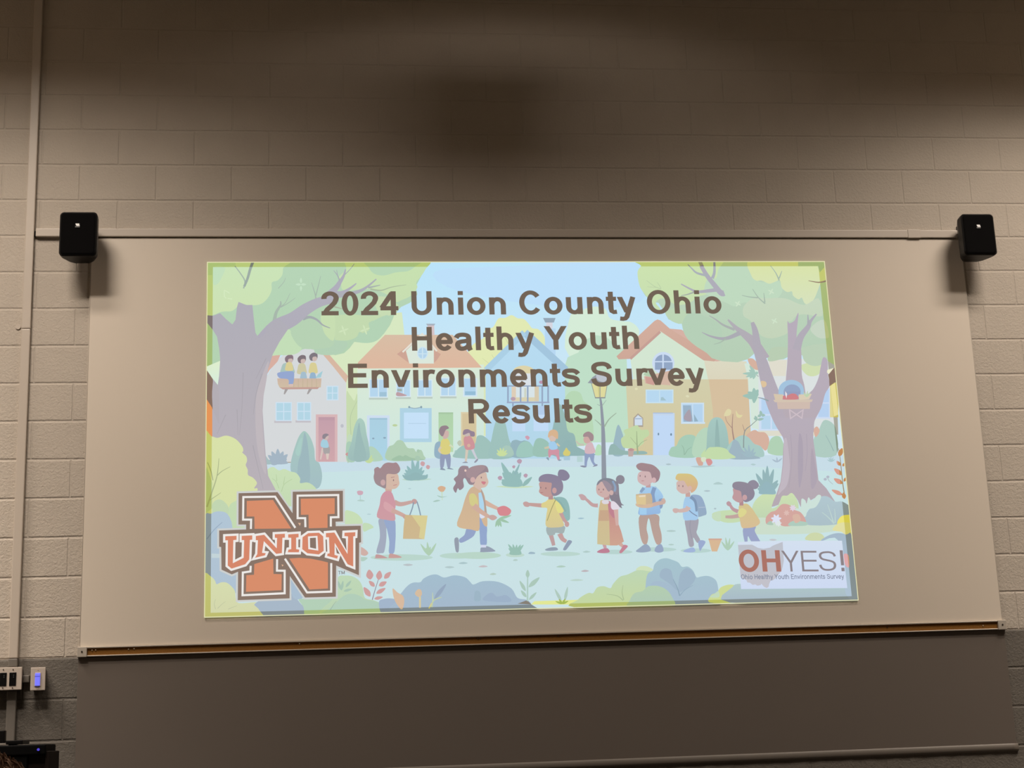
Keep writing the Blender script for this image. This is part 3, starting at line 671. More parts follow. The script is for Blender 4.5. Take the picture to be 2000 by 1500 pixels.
G((190, 218, 180), [(60, 60), (540, 60), (540, 160), (200, 168), (205, 290), (60, 290)])
S((196, 224, 190), [(205, 175), (380, 175), (330, 330), (270, 420), (205, 420)])
PL((215, 235, 195), [(370, 520), (370, 610), (400, 640)], 12); PL((215, 235, 195), [(370, 515), (450, 560)], 12); PL((215, 235, 195), [(420, 640), (490, 650)], 12)
for a in (0, 90, 180, 270): leaf((198, 226, 198), 1522, 430+(20 if a == 270 else -20 if a == 90 else 0), a, 80, 34)
TB = (168, 184, 172); TK = ((176, 174, 184), (186, 178, 184))
T(TB, [(660, 490), (680, 380), (610, 260), (530, 155)], 22, 14); T((158, 172, 165), [(670, 460), (720, 340), (760, 200), (800, 90)], 34, 44)
for pts, a, b in (([(1120, 990), (1150, 850), (1215, 740), (1215, 680)], 60, 12), ([(1215, 770), (1290, 700), (1360, 560)], 14, 5), ([(1215, 775), (1330, 710), (1440, 630)], 14, 5), ([(1740, 700), (1740, 600), (1680, 400)], 26, 6), ([(1745, 600), (1780, 460), (1820, 300)], 18, 6), ([(1180, 490), (1260, 400), (1290, 330)], 10, 6)): T(TB, pts, a, b)
T((165, 172, 174), [(1550, 950), (1650, 920), (1760, 960), (1850, 1040), (1960, 1085)], 50, 12)
T(((178, 176, 188), (176, 172, 184)), [(960, 1300), (1150, 1080), (1400, 950), (1600, 800), (1820, 690), (2080, 640)], 270, 110)
o(640, 500)
T((176, 174, 188), [(0, 600), (120, 490), (180, 400), (240, 300), (270, 200)], 110, 14)
for pts, a, b in (([(180, 380), (150, 300), (90, 220)], 24, 8), ([(150, 300), (135, 210)], 12, 8), ([(240, 300), (330, 210), (400, 120)], 14, 8)): T((170, 176, 180), pts, a, b)
T((176, 174, 188), [(60, 560), (200, 560), (320, 500), (430, 415)], 80, 16)
T((174, 176, 184), [(100, 600), (300, 580), (480, 530), (600, 460), (730, 350)], 80, 18)
T((168, 178, 174), [(610, 480), (700, 460), (790, 440)], 30, 10); T((172, 188, 160), [(640, 500), (800, 520), (960, 470), (1180, 435)], 26, 6); T((172, 180, 160), [(100, 765), (230, 800)], 24, 10)
o(0, 0, 1)
G(TK, [(395, 622), (404, 616), (416, 617), (430, 612), (442, 624), (454, 634), (460, 625), (463, 600), (466, 590), (481, 596), (493, 596), (496, 625), (499, 650), (506, 662), (518, 652), (530, 630), (545, 622), (565, 640), (546, 668), (533, 692), (524, 720), (519, 740), (515, 771), (513, 803), (516, 849), (519, 889), (524, 930), (540, 960), (548, 975), (430, 975), (395, 880), (395, 779), (404, 781), (412, 792), (416, 800), (416, 760), (424, 750), (428, 735), (430, 700), (428, 680), (424, 658), (416, 645), (404, 630), (395, 628)], )
G(((224, 238, 205), (214, 236, 220)), [(395, 720), (404, 716), (430, 705), (428, 735), (425.5, 752), (416, 741), (404.6, 724), (395, 722)], .01)
G((136, 112, 98), [(395, 722), (404.6, 724), (416, 741), (415.5, 800), (404, 782), (395, 782)], .01); G((180, 174, 180), [(416.3, 741), (425.5, 752), (428, 770), (428, 830), (415.6, 800), (414, 770)])
S((192, 184, 189), [(500, 780), (512, 735), (525, 705), (520, 745), (513, 790), (514, 850), (520, 925), (508, 900), (500, 850)])
for pts in ([(475, 728), (473, 790), (468, 850)], [(494, 870), (502, 905), (514, 955)], [(512, 730), (500, 770), (495, 810)], [(520, 700), (500, 740)], [(441, 810), (432, 830), (424, 848)], [(463, 800), (465, 850)]): T((170, 165, 172), pts, 1.4, .7)
o(390, 680); G((230, 150, 90), [(100, 760), (190, 900), (190, 1350), (100, 1350)], .01)
start('yellow_bush_drawing'); o(390, 850)
S(((217, 226, 170), (213, 222, 168)), [(60, 30), (180, 20), (270, 42), (400, 8), (540, 60), (640, 170), (655, 240), (640, 262), (700, 320), (712, 390), (692, 450), (722, 520), (728, 600), (800, 640), (862, 720), (820, 800), (870, 850), (700, 1400), (60, 1400)])
G((192, 210, 160), [(60, 600), (110, 480), (190, 720), (190, 1100), (60, 1200)]); 
for pts, a, b in (([(110, 1080), (170, 900), (260, 620), (290, 350)], 26, 8), ([(260, 610), (340, 540), (460, 475)], 16, 6), ([(200, 680), (170, 540), (120, 410)], 16, 12), ([(150, 980), (240, 920), (320, 865)], 14, 6), ([(430, 1150), (540, 1110)], 12, 8)): T((172, 182, 140), pts, a, b)
S((194, 214, 178), [(190, 1150), (200, 1020), (290, 965), (380, 1010), (440, 1110), (400, 1250), (200, 1250)]); S((196, 218, 178), [(440, 1090), (540, 990), (620, 1000), (700, 1400), (480, 1400)])
start('blue_bush_drawing')
S(((178, 198, 214), (176, 194, 210)), [(60, 1300), (180, 1180), (280, 1145), (400, 1170), (470, 1280), (500, 1450), (600, 2300), (60, 2500)], .5)
T((150, 170, 190), [(110, 1560), (220, 1420), (340, 1310)], 14, 8)
o(390, 1030); G((196, 212, 216), [(180, 395), (300, 400), (300, 460), (180, 460)]); S((168, 184, 200), [(800, 1330), (850, 1130), (1100, 1060), (1350, 990), (1440, 1050), (1520, 1150), (1620, 1240), (1640, 1340)], .55); S((170, 190, 208), [(1340, 700), (1500, 850), (1560, 1050), (1400, 1050)])
S(((215, 222, 176), (210, 212, 170)), [(60, 730), (170, 740), (230, 800), (255, 855), (320, 828), (400, 830), (470, 880), (530, 960), (545, 1080), (600, 1140), (840, 1125), (820, 1165), (900, 1250), (910, 1400), (40, 1400)])
for pts in ([(270, 1220), (330, 1160), (390, 1115)], [(240, 1230), (220, 1150), (240, 1080)], [(430, 1230), (500, 1200), (560, 1180)]): T((188, 194, 160), pts, 9, 5)
start('green_bush_drawing')
S((180, 208, 184), [(1490, 1080), (1700, 1080), (1900, 1040), (2100, 1060), (2000, 1400), (1620, 1400), (1560, 1200)])
o(640, 1030)
S(((192, 216, 184), (186, 210, 178)), [(150, 760), (260, 725), (380, 740), (480, 810), (530, 920), (560, 1060), (700, 1100), (830, 1170), (860, 1320), (-100, 1320), (100, 1050)])
S((178, 206, 186), [(-60, 1320), (60, 1200), (240, 1030), (380, 1000), (500, 1040), (560, 1085), (700, 1110), (820, 1170), (850, 1320)])
for a, l, x, y in ((110, 150, 200, 940), (80, 150, 205, 950), (50, 130, 270, 900), (15, 130, 240, 960)): leaf((168, 196, 178), x, y, a, l, 40)
T((160, 184, 170), [(40, 1240), (90, 1160), (130, 1110)], 12, 6)
start('red_sprig_drawing')
T((150, 140, 155), [(670, 1090), (700, 980), (740, 850), (770, 760)], 14, 8)
for x, y, a, l, w_ in ((640, 785, 97, 150, 105), (765, 790, 83, 140, 90), (850, 770, 45, 140, 72), (705, 890, 135, 120, 62), (770, 880, 28, 130, 70), (730, 995, 30, 160, 62), (640, 1040, 125, 170, 80), (700, 1075, 12, 130, 50)): leaf((206, 160, 158), x, y, a, l, w_)
start('blue_grey_bush_drawing')
S((164, 182, 204), [(770, 1120), (850, 1075), (960, 1070), (1040, 1110), (1060, 1300), (820, 1300)], .6)
S(((164, 190, 206), (166, 184, 204)), [(1040, 1100), (1120, 970), (1210, 870), (1290, 830), (1390, 825), (1440, 770), (1540, 720), (1640, 710), (1750, 755), (1900, 722), (2060, 750), (2140, 820), (2190, 860), (2330, 810), (2560, 820), (2760, 920), (2850, 1060), (2990, 1090), (3060, 1160), (3060, 1300), (1060, 1300)], .6)
G((134, 128, 118), [(2850, 1148), (2995, 1095), (3060, 1160)], .01)
o(890, 1030); S((158, 182, 198), [(280, 1100), (285, 980), (320, 950), (370, 985), (370, 1100)]); S((158, 178, 200), [(420, 1100), (470, 1010), (550, 985), (620, 1040), (760, 1020), (820, 1120)])
o(640, 1030); leaf((150, 168, 190), 1600, 1080, 52, 290, 60); T((190, 205, 170), [(1560, 1200), (1590, 1100), (1710, 1050)], 30, 12); T((195, 210, 175), [(1580, 1120), (1575, 980)], 22, 8); T((216, 206, 140), [(1520, 1220), (1560, 1140)], 20, 16)
S((216, 186, 160), [(975, 920), (1050, 980), (1130, 1030), (1150, 1120), (1120, 1230), (1070, 1200), (1000, 1080)], .2); S((214, 188, 160), [(1310, 1000), (1350, 935), (1400, 940), (1415, 1010), (1370, 1050)]); R((214, 200, 160), 1372, 1040, 1400, 1210, .2)
start('green_sprig_drawing'); o(890, 1030)
T((176, 204, 194), [(1078, 1110), (1078, 880), (1080, 740)], 26, 18)
for x, y, a, l, w_ in ((1080, 760, 90, 120, 58), (1095, 900, 42, 220, 66), (1050, 960, 120, 180, 50), (1060, 1050, 128, 130, 48), (1100, 1090, 45, 160, 44)): leaf((172, 200, 186), x, y, a, l, w_)
leaf((176, 202, 190), 1590, 1120, 118, 220, 44); leaf((176, 202, 190), 1635, 1110, 78, 220, 44); G((226, 232, 150), [(1130, 1160), (1180, 1110), (1800, 1090), (2100, 1060), (2100, 1160)], .01); fan((165, 185, 90), 1600, 1150, [(160, 110), (125, 90), (60, 90), (25, 100)], 30)
start('lime_bush_drawing'); o(1140, 1030)
S(((190, 214, 180), (198, 214, 160)), [(-140, 1200), (-90, 1090), (0, 1020), (80, 985), (140, 990), (200, 905), (300, 885), (400, 915), (440, 850), (540, 745), (640, 715), (700, 690), (800, 645), (900, 640), (1000, 660), (1100, 800), (1300, 1200)], .45)
S((208, 224, 186), [(780, 640), (850, 585), (960, 590), (1040, 640), (980, 660), (880, 645)])
for pts in ([(600, 1090), (575, 980), (590, 870)], [(590, 1100), (500, 1030), (340, 1005)]): T((172, 190, 150), pts, 16, 6)
start('teal_bush_drawing')
S(((166, 196, 206), (168, 188, 206)), [(930, 1090), (930, 850), (960, 700), (1035, 650), (1060, 560), (1140, 485), (1240, 465), (1330, 490), (1420, 530), (1475, 595), (1560, 590), (1640, 650), (1690, 750), (1760, 740), (1850, 730), (1940, 760), (2000, 830), (2020, 1000), (1980, 1200), (1000, 1200)], .5)
S((160, 182, 200), [(1140, 740), (1160, 650), (1230, 615), (1310, 650), (1340, 760), (1410, 950), (1300, 860), (1200, 790)]); S((160, 182, 200), [(1420, 950), (1440, 720), (1520, 620), (1600, 630), (1680, 740), (1620, 860), (1480, 960)])
S((166, 188, 206), [(1000, 880), (1080, 810), (1250, 840), (1400, 960), (1440, 1090), (1050, 1090)]); T((140, 165, 182), [(1440, 1030), (1400, 900), (1340, 780)], 18, 6); T((145, 170, 188), [(1440, 1030), (1520, 940), (1640, 870)], 12, 5)
S(((180, 206, 176), (176, 200, 184)), [(690, 1100), (760, 990), (880, 960), (960, 890), (1100, 880), (1230, 930), (1320, 1040), (1330, 1200), (690, 1200)], .42)
S((206, 218, 150), [(1890, 1130), (1910, 1020), (2000, 980), (2060, 900), (2200, 860), (2350, 900), (2380, 980), (2300, 1080), (2260, 1130)]); S((196, 218, 190), [(1890, 1050), (1960, 1000), (2020, 960), (2030, 1050)])
o(1430, 1030); S(((176, 200, 200), (168, 184, 200)), [(-40, 1130), (0, 900), (130, 850), (500, 900), (1100, 920), (1900, 900), (1960, 1130)], .55)

# ---- right tree
start('right_tree_drawing'); o(0, 0, 1)
G(((190, 214, 190), (182, 206, 182)), [(1256, 505), (1253, 520), (1246, 532), (1246.5, 545), (1250, 562), (1260, 578), (1274, 590), (1286, 592), (1300, 614), (1305, 624), (1325, 633), (1331, 632), (1334, 646), (1344, 664), (1362, 678), (1380, 690), (1390, 700), (1410, 706), (1440, 708), (1460, 702), (1474, 690), (1500, 700), (1512, 704), (1530, 702), (1545, 694), (1567, 694), (1576, 708), (1592, 715), (1606, 712), (1614, 704), (1640, 720), (1650, 705), (1640, 600), (1625, 500)])
o(1140, 500)
S(((206, 228, 176), (200, 222, 178)), [(870, 60), (2400, 60), (2080, 200), (2020, 330), (1960, 480), (1900, 560), (1700, 620), (1600, 700), (1400, 740), (1200, 640), (1080, 700), (1150, 800), (1100, 820), (1010, 700), (930, 590), (850, 480), (815, 350), (810, 230), (860, 150)])
S((190, 214, 182), [(1230, 850), (1400, 780), (1560, 880), (1500, 1000), (1420, 1020), (1290, 960)]); S((182, 208, 184), [(1480, 1020), (1600, 850), (1800, 900), (2050, 1050), (2050, 1400), (1850, 1450), (1560, 1250)])
o(1390, 500)
S((192, 218, 192), [(-60, 340), (60, 340), (110, 180), (230, 110), (580, 140), (620, 320), (760, 400), (1000, 380), (1050, 560), (800, 760), (500, 700), (350, 760), (200, 700), (-100, 560)])
G((184, 206, 162), [(130, 160), (200, 60), (520, 60), (590, 160)], .30)
S(((218, 228, 168), (215, 226, 190)), [(580, 60), (1300, 60), (1700, 60), (1720, 330), (1640, 400), (1590, 520), (1540, 640), (1460, 735), (1390, 710), (1350, 630), (1300, 655), (1220, 600), (1200, 535), (1130, 545), (1050, 480), (1020, 370), (940, 395), (860, 420), (780, 385), (730, 370), (660, 372), (590, 290)])
G((176, 200, 160), [(1295, 60), (1720, 60), (1720, 140), (1620, 250), (1590, 155), (1295, 158)], .3)
S(((200, 216, 192), (196, 212, 186)), [(480, 760), (620, 640), (820, 640), (1100, 640), (1380, 740), (1600, 640), (1660, 900), (1400, 880), (1270, 900), (1200, 980), (1140, 1000), (1150, 1140), (1060, 1200), (900, 1240), (740, 1200), (640, 1050), (560, 960), (475, 900)])
S((200, 214, 196), [(1480, 1090), (1680, 960), (1760, 1200), (1700, 1240), (1580, 1220)])
for x, y in ((390, 720), (940, 980), (890, 540), (1550, 1410)):
    for a in (60, 150, 240, 330): leaf((208, 228, 202), x, y, a, 52, 20)
o(1390, 680); S((186, 206, 180), [(840, 190), (900, 0), (1130, 0), (1110, 110), (1000, 180)]); S((188, 208, 184), [(1350, 0), (1750, -60), (1720, 170), (1620, 260), (1500, 265), (1400, 210), (1360, 120)])
TR_ = (176, 174, 186); TW = (168, 186, 172)
o(1140, 500)
T((158, 160, 150), [(1730, 60), (1780, 170)], 50, 56); T(TR_, [(1760, 150), (1850, 300), (1960, 440), (2060, 560), (2110, 560)], 56, 90); T((172, 176, 186), [(1960, 90), (1960, 250), (1930, 340)], 30, 50)
T((172, 178, 184), [(1860, 300), (1700, 260), (1620, 190), (1560, 130)], 40, 10); T(TR_, [(2000, 510), (1850, 530), (1700, 540), (1600, 500), (1460, 425)], 60, 16); T((168, 176, 168), [(1660, 545), (1560, 580), (1460, 600)], 26, 10)
T((186, 206, 168), [(1160, 500), (1060, 460), (940, 370)], 12, 6); T((186, 206, 168), [(1160, 490), (1130, 440), (1100, 400)], 10, 6); T((186, 206, 168), [(1080, 475), (950, 465)], 8, 5)
o(1390, 500)
for pts in ([(800, 720), (700, 630), (610, 500)], [(690, 630), (570, 620), (450, 595)], [(795, 700), (780, 560)], [(1010, 370), (960, 260), (880, 150)], [(1010, 340), (1050, 230)]): T(TW, pts, 20, 8)
T((150, 128, 110), [(1720, 380), (1600, 400), (1450, 375)], 26, 8, band=.05)
T(((178, 176, 182), (180, 170, 182)), [(780, 1560), (640, 1320), (500, 1190), (370, 1090), (240, 960)], 190, 22); T((172, 178, 176), [(340, 1110), (170, 1040), (60, 960), (-40, 900)], 40, 10)
T((172, 172, 180), [(420, 1160), (200, 1245), (0, 1215), (-150, 1150)], 70, 8); T(TW, [(210, 1245), (130, 1300), (30, 1330)], 22, 6)
o(1390, 680); TK2 = ((184, 174, 188), (184, 172, 180))
T(((176, 172, 182), (184, 173, 185)), [(605, -385), (650, -250), (685, 0), (760, 240), (835, 500), (930, 780), (1060, 1050), (1200, 1250)], 50, 330)
S(TK2, [(1135, -400), (1165, -370), (1240, -410), (1280, -500), (1300, -500), (1270, -140), (1340, 30), (1350, 400), (1400, 640), (1450, 1300), (1080, 1000), (1110, 480), (1130, 250), (1140, 0), (1140, -200)])
T(((176, 174, 184), (180, 172, 184)), [(1270, 30), (1330, -160), (1440, -310), (1480, -400), (1570, -510)], 130, 18); T((172, 174, 180), [(1450, -340), (1440, -500)], 40, 12)
S(TK2, [(1670, 145), (1735, 190), (1742, 410), (1770, 560), (1700, 690), (1640, 900), (1540, 1100), (1500, 1300), (1200, 1300), (1200, 1000), (1390, 740), (1520, 620), (1600, 450), (1630, 300)])
G((140, 116, 104), [(1745, 400), (1835, 300), (1900, 280), (1900, 500), (1840, 520), (1765, 575), (1760, 480)], .02); G((238, 236, 205), [(1728, 370), (1733, 330), (1830, 300), (1760, 390)], .01)
G((236, 226, 160), [(1780, 570), (1850, 520), (1880, 800), (1900, 1000), (1830, 1030), (1800, 760)], .05)
G(((184, 174, 186), (182, 170, 178)), [(1000, 1050), (1550, 1050), (1520, 1210), (1525, 1400), (1560, 1640), (1600, 1985), (1720, 2110), (1850, 2310), (1740, 2255), (1640, 2232), (1540, 2255), (1480, 2290), (1440, 2350), (1400, 2400), (1330, 2385), (1290, 2290), (1230, 2200), (1150, 2215), (1050, 2230), (1000, 2355), (930, 2380), (865, 2390), (920, 2300), (970, 2190), (1030, 2010), (1060, 1760), (1070, 1500), (1080, 1400), (1030, 1200)])
S((194, 184, 194), [(1080, 1400), (1120, 1360), (1150, 1550), (1170, 1800), (1130, 2050), (1050, 2150), (990, 2200), (1040, 2000), (1075, 1700)]); S((174, 164, 178), [(1310, 1290), (1360, 1400), (1370, 1700), (1360, 1900), (1310, 2100), (1290, 1700)]); S((176, 165, 178), [(1500, 1500), (1550, 1750), (1580, 1980), (1500, 2120), (1480, 1850)]); T((172, 162, 176), [(1180, 1300), (1200, 1600), (1180, 1900), (1150, 2100)], 8, 6); T((172, 162, 176), [(1420, 1290), (1430, 1600), (1400, 1850)], 8, 6)
start('nest_box_drawing')
Ee((164, 196, 222), 1190, 640, 190, 160, a0=180, a1=360); R((164, 196, 222), 1000, 635, 1380, 700); Ee((150, 166, 196), 1205, 660, 128, 112, a0=180, a1=360); R((150, 160, 190), 1078, 655, 1330, 720)
S((208, 132, 136), [(1060, 770), (1070, 720), (1130, 715), (1200, 685), (1270, 700), (1290, 770)]); G((230, 224, 226), [(1100, 650), (1130, 690), (1120, 760), (1100, 700)])
G((214, 198, 174), [(925, 690), (1070, 700), (1060, 780), (950, 780)]); G((218, 205, 182), [(1300, 700), (1500, 690), (1460, 770), (1310, 780)]); fan((190, 212, 176), 1420, 740, [(120, 90), (80, 100), (50, 90)], 22)
G((212, 196, 178), [(920, 780), (1515, 775), (1500, 810), (945, 815)]); G((208, 188, 176), [(975, 815), (1475, 810), (1470, 915), (990, 918)]); PL((205, 190, 198), [(1165, 925), (1180, 1060), (1370, 930), (1350, 1055), (1160, 925)], 18)
start('leafy_branch_drawing')
T((165, 176, 178), [(700, 430), (660, 400)], 12, 8); fan((166, 200, 188), 650, 385, [(180, 190), (150, 110), (125, 150), (220, 110), (250, 90), (200, 150), (20, 50)], 44)
start('leafy_branch_drawing'); T((150, 165, 168), [(850, 795), (760, 760), (690, 745)], 22, 10); fan((158, 194, 184), 640, 720, [(180, 180), (200, 110), (95, 120), (60, 110), (150, 120), (265, 110), (300, 60), (30, 70)], 66)
start('leafy_branch_drawing'); T((140, 150, 150), [(475, 1500), (490, 1260), (590, 1160), (680, 1080)], 16, 8); T((168, 140, 130), [(490, 1250), (460, 1150)], 10, 6); 
fan((160, 192, 182), 680, 1080, [(120, 70), (10, 100), (150, 60)], 40); fan((160, 192, 182), 740, 1010, [(100, 70), (0, 60), (200, 60)], 44)
start('sapling_drawing'); T((168, 140, 130), [(330, 1380), (305, 1200), (315, 990)], 22, 8); T((168, 140, 130), [(300, 1200), (220, 1100), (200, 1000)], 10, 5)
S((222, 214, 170), [(180, 1020), (230, 920), (290, 940), (270, 1010)]); S((222, 214, 165), [(360, 940), (400, 1000), (460, 1010), (420, 1050), (370, 1030)]); 
start('star_flower_drawing'); S((222, 196, 158), [(735, 500), (810, 510), (815, 570), (760, 590)])
start('flower_bed_drawing'); o(1390, 850)
S((198, 220, 178), [(0, 1200), (120, 1140), (400, 1130), (480, 1200), (420, 1300), (180, 1310)])
S(((206, 224, 178), (190, 212, 180)), [(600, 1160), (640, 1000), (760, 890), (880, 860), (960, 890), (920, 1000), (900, 1100), (1000, 1050), (1050, 920), (1130, 910), (1200, 870), (1270, 960), (1300, 1080), (1250, 1300), (700, 1300)])
S((204, 222, 204), [(560, 1340), (700, 1240), (1100, 1280), (1500, 1330), (2000, 1320), (2050, 1400), (1500, 1480), (520, 1480)])
S(((178, 200, 208), (172, 192, 200)), [(1390, 1340), (1430, 1160), (1530, 1050), (1630, 930), (1740, 925), (1850, 1000), (1960, 1000), (2100, 1100), (2100, 1200), (1880, 1340)], .5)
for pts in ([(1830, 1330), (1790, 1200), (1735, 1040)], [(1835, 1330), (1740, 1230), (1650, 1160)], [(1850, 1320), (1850, 1200), (1840, 1110)]): T((190, 212, 208), pts, 20, 8)
S((206, 226, 218), [(1260, 1100), (1330, 1100), (1345, 960), (1400, 980), (1420, 1030), (1450, 935), (1500, 990), (1590, 900), (1640, 930), (1560, 1080), (1440, 1120), (1400, 1230), (1280, 1180)])
S((212, 168, 160), [(810, 1240), (880, 1160), (960, 1130), (1050, 1040), (1160, 1050), (1230, 1120), (1330, 1160), (1400, 1260), (1390, 1330), (1150, 1370), (1040, 1360), (900, 1300), (820, 1340)])
S((176, 200, 184), [(820, 1340), (880, 1290), (920, 1350)]); S((176, 204, 190), [(1150, 1360), (1220, 1290), (1420, 1310), (1410, 1360)]); S((216, 182, 165), [(1210, 1210), (1300, 1190), (1330, 1280), (1250, 1320)])
for x, y, r_, cl in ((965, 1265, 80, (222, 226, 244)), (1215, 1095, 52, (224, 212, 226)), (1120, 1170, 45, (222, 188, 180)), (1000, 1330, 48, (222, 230, 230))):
    for k in range(7): leaf(cl, x, y, 12+k*51.4, r_, r_*.5)
S((236, 228, 120), [(1880, 1340), (1930, 1230), (2020, 1200), (2100, 1230), (2100, 1480), (1980, 1480)], .5)
o(1430, 1030); S((206, 216, 172), [(1100, 190), (1140, 110), (1240, 80), (1350, 110), (1370, 200)]); S(((166, 186, 202), (176, 196, 212)), [(1330, 210), (1430, 130), (1560, 90), (1680, 100), (1800, 150), (1900, 1000), (1700, 1000), (1600, 210)], .5); S((226, 222, 165), [(1500, 40), (1640, 70), (1700, 110), (1780, 60), (1770, -60), (1600, -60)], .4); S((224, 170, 172), [(1670, 410), (1740, 420), (1750, 600), (1690, 560)])
start('red_leaf_branch_drawing'); o(1390, 850)
T((170, 150, 130), [(1990, 900), (1960, 700), (1930, 400), (1900, 200)], 16, 8, band=.2)
for x, y, a, l, w_ in ((1910, 320, 70, 130, 70), (1930, 460, 130, 90, 50), (1950, 600, 140, 150, 70), (1960, 730, 150, 150, 70), (1980, 700, 60, 80, 40), (1960, 900, 155, 180, 60), (1960, 470, 50, 70, 40), (1990, 960, 100, 100, 60)): leaf((216, 158, 140), x, y, a, l, w_)
for x, y in ((1740, 630), (1700, 665)): Ee((180, 186, 200), x, y, 24, 20)
T((180, 190, 196), [(1735, 640), (1760, 690), (1815, 740)], 12, 8)

# ---- ground details
start('ground_plants_drawing')
fan((150, 182, 186), 830, 870, [(120, 340), (100, 360), (90, 410), (75, 370), (50, 250), (40, 220), (140, 170), (155, 160)], 74); S((150, 182, 190), [(700, 870), (800, 700), (900, 760), (960, 880), (830, 890)])
fan((172, 200, 206), 1790, 405, [(150, 70), (120, 80), (95, 90), (65, 80), (35, 70)], 18); fan((172, 190, 205), 980, 410, [(150, 90), (95, 80), (40, 100)], 24)
S((178, 204, 204), [(20, 740), (90, 705), (165, 740)]); S((178, 204, 206), [(580, 440), (620, 430), (660, 445), (620, 458)])
o(640, 850)
S((188, 216, 200), [(1120, 665), (1300, 650), (1560, 660), (1400, 685), (1200, 685)])
fan((148, 186, 188), 1310, 670, [(150, 190), (135, 210), (120, 240), (98, 310), (80, 320), (60, 220), (45, 200), (165, 170), (20, 180)], 66)
S((146, 182, 184), [(1120, 600), (1200, 610), (1320, 560), (1440, 610), (1500, 590), (1480, 660), (1320, 680), (1180, 675)])
for x, y, r_ in ((1425, 430, 34), (1505, 480, 30), (1350, 350, 40), (1360, 240, 24)): S((204, 164, 168) if y > 400 else (170, 200, 178), [(x-r_, y), (x-r_*.3, y-r_), (x+r_, y-r_*.4), (x+r_*.6, y+r_), (x-r_*.4, y+r_)])
S((206, 170, 184), [(440, 850), (480, 835), (530, 850), (520, 895), (460, 900)]); T((170, 200, 195), [(490, 900), (490, 990)], 8, 8); S((180, 206, 200), [(440, 985), (500, 970), (560, 990), (500, 998)])
S((214, 176, 145), [(1650, 800), (1700, 765), (1770, 790), (1740, 850), (1690, 850)]); T((200, 218, 180), [(1715, 850), (1720, 980)], 14, 8); S((170, 200, 190), [(1640, 905), (1720, 925), (1800, 920), (1700, 940)]); S((170, 200, 190), [(1580, 1000), (1640, 975), (1690, 985), (1620, 1005)])
S((200, 222, 182), [(260, 1150), (340, 1140), (450, 1190), (520, 1280), (500, 1350), (280, 1380)]); S((196, 220, 184), [(530, 1330), (620, 1330), (690, 1385), (620, 1420), (540, 1450)])
for x, y, r_ in ((1230, 805, 26), (620, 1190, 34)): S((180, 206, 210), [(x-r_, y), (x, y-8), (x+r_, y), (x, y+8)])
o(890, 850)
S((200, 222, 190), [(600, 775), (880, 760), (1170, 775), (900, 800)])
fan((150, 188, 186), 860, 770, [(150, 200), (128, 260), (116, 400), (103, 220), (88, 240), (72, 230), (60, 240)], 86); leaf((148, 186, 182), 1000, 770, 44, 200, 62); T((148, 184, 186), [(885, 590), (930, 500), (955, 440)], 46, 14)
S((150, 188, 186), [(690, 700), (800, 660), (960, 650), (990, 770), (740, 770)])
for x, y, r_ in ((955, 390, 38), (870, 475, 24), (663, 640, 34), (1048, 605, 32)): S((186, 158, 176), [(x-r_, y), (x, y-r_*.8), (x+r_, y-6), (x+r_*.5, y+r_), (x-r_*.4, y+r_)])
S((166, 195, 208), [(1830, 1252), (1880, 1240), (1930, 1250), (1880, 1265)]); S((208, 160, 178), [(1040, 30), (1075, 10), (1110, 40), (1080, 75)])
S((214, 204, 120), [(1610, 270), (1640, 220), (1660, 190), (1690, 230), (1720, 260), (1700, 310), (1630, 310)]); R((170, 200, 216), 1620, 320, 1715, 380); R((184, 212, 212), 1820, 320, 1905, 405)
o(1140, 850); S((212, 170, 155), [(1680, 350), (1760, 345), (1790, 440), (1730, 470)]); S((214, 150, 150), [(1830, 370), (1900, 360), (1930, 420), (1870, 465)]); S((216, 226, 200), [(1760, 340), (1830, 340), (1820, 400), (1770, 400)]); S((182, 204, 208), [(1600, 475), (1750, 460), (1980, 465), (1760, 490)])
for x, y, r_ in ((1270, 440, 42), (1850, 840, 50), (1310, 1440, 70), (1970, 1105, 20)): S((174, 194, 200), [(x-r_, y), (x, y-12), (x+r_, y), (x, y+14)])
S((198, 220, 190), [(1920, 1220), (1980, 1160), (2050, 1150), (2050, 1290), (1960, 1280)])
o(640, 1030)
for x, y, a, b in ((1110, 455, 470, 48), (1940, 430, 260, 44)): Ee((186, 214, 204), x, y, a, b)
fan((176, 206, 180), 1520, 430, [(125, 220), (97, 210), (82, 140), (60, 220), (110, 130)], 40)
S((208, 176, 168), [(490, 300), (560, 330), (610, 390), (560, 430), (490, 400)]); S((178, 206, 194), [(490, 450), (600, 460), (540, 510), (490, 500)])
for x, y, cl in ((1205, 565, (186, 194, 198)), (1830, 600, (180, 202, 204))): S(cl, [(x-75, y), (x, y-16), (x+75, y), (x, y+18)])
o(890, 1030)
Ee((186, 214, 200), 330, 425, 350, 52); Ee((190, 216, 204), 890, 418, 140, 34); Ee((186, 214, 206), 1570, 402, 300, 36)
fan((154, 192, 180), 895, 410, [(138, 140), (125, 190), (104, 160), (82, 150), (62, 170), (50, 190)], 44); S((154, 192, 180), [(810, 410), (850, 330), (950, 330), (980, 410)])
for x, y, r_, cl in ((110, 540, 70, (172, 198, 202)), (410, 590, 70, (198, 188, 192)), (560, 705, 50, (182, 204, 192)), (895, 495, 38, (182, 206, 200)), (1580, 592, 72, (176, 204, 190)), (1940, 658, 60, (190, 180, 185)), (1815, 795, 100, (188, 212, 202)), (1960, 370, 50, (176, 198, 204))): S(cl, [(x-r_, y+4), (x, y-18), (x+r_, y), (x, y+14)])
S((160, 184, 198), [(1090, 400), (1120, 370), (1185, 380), (1180, 402)])
o(1140, 1030)
for x, y, a, b in ((470, 372, 260, 34), (1100, 335, 290, 34), (1680, 352, 230, 34)): Ee((184, 212, 208), x, y, a, b)
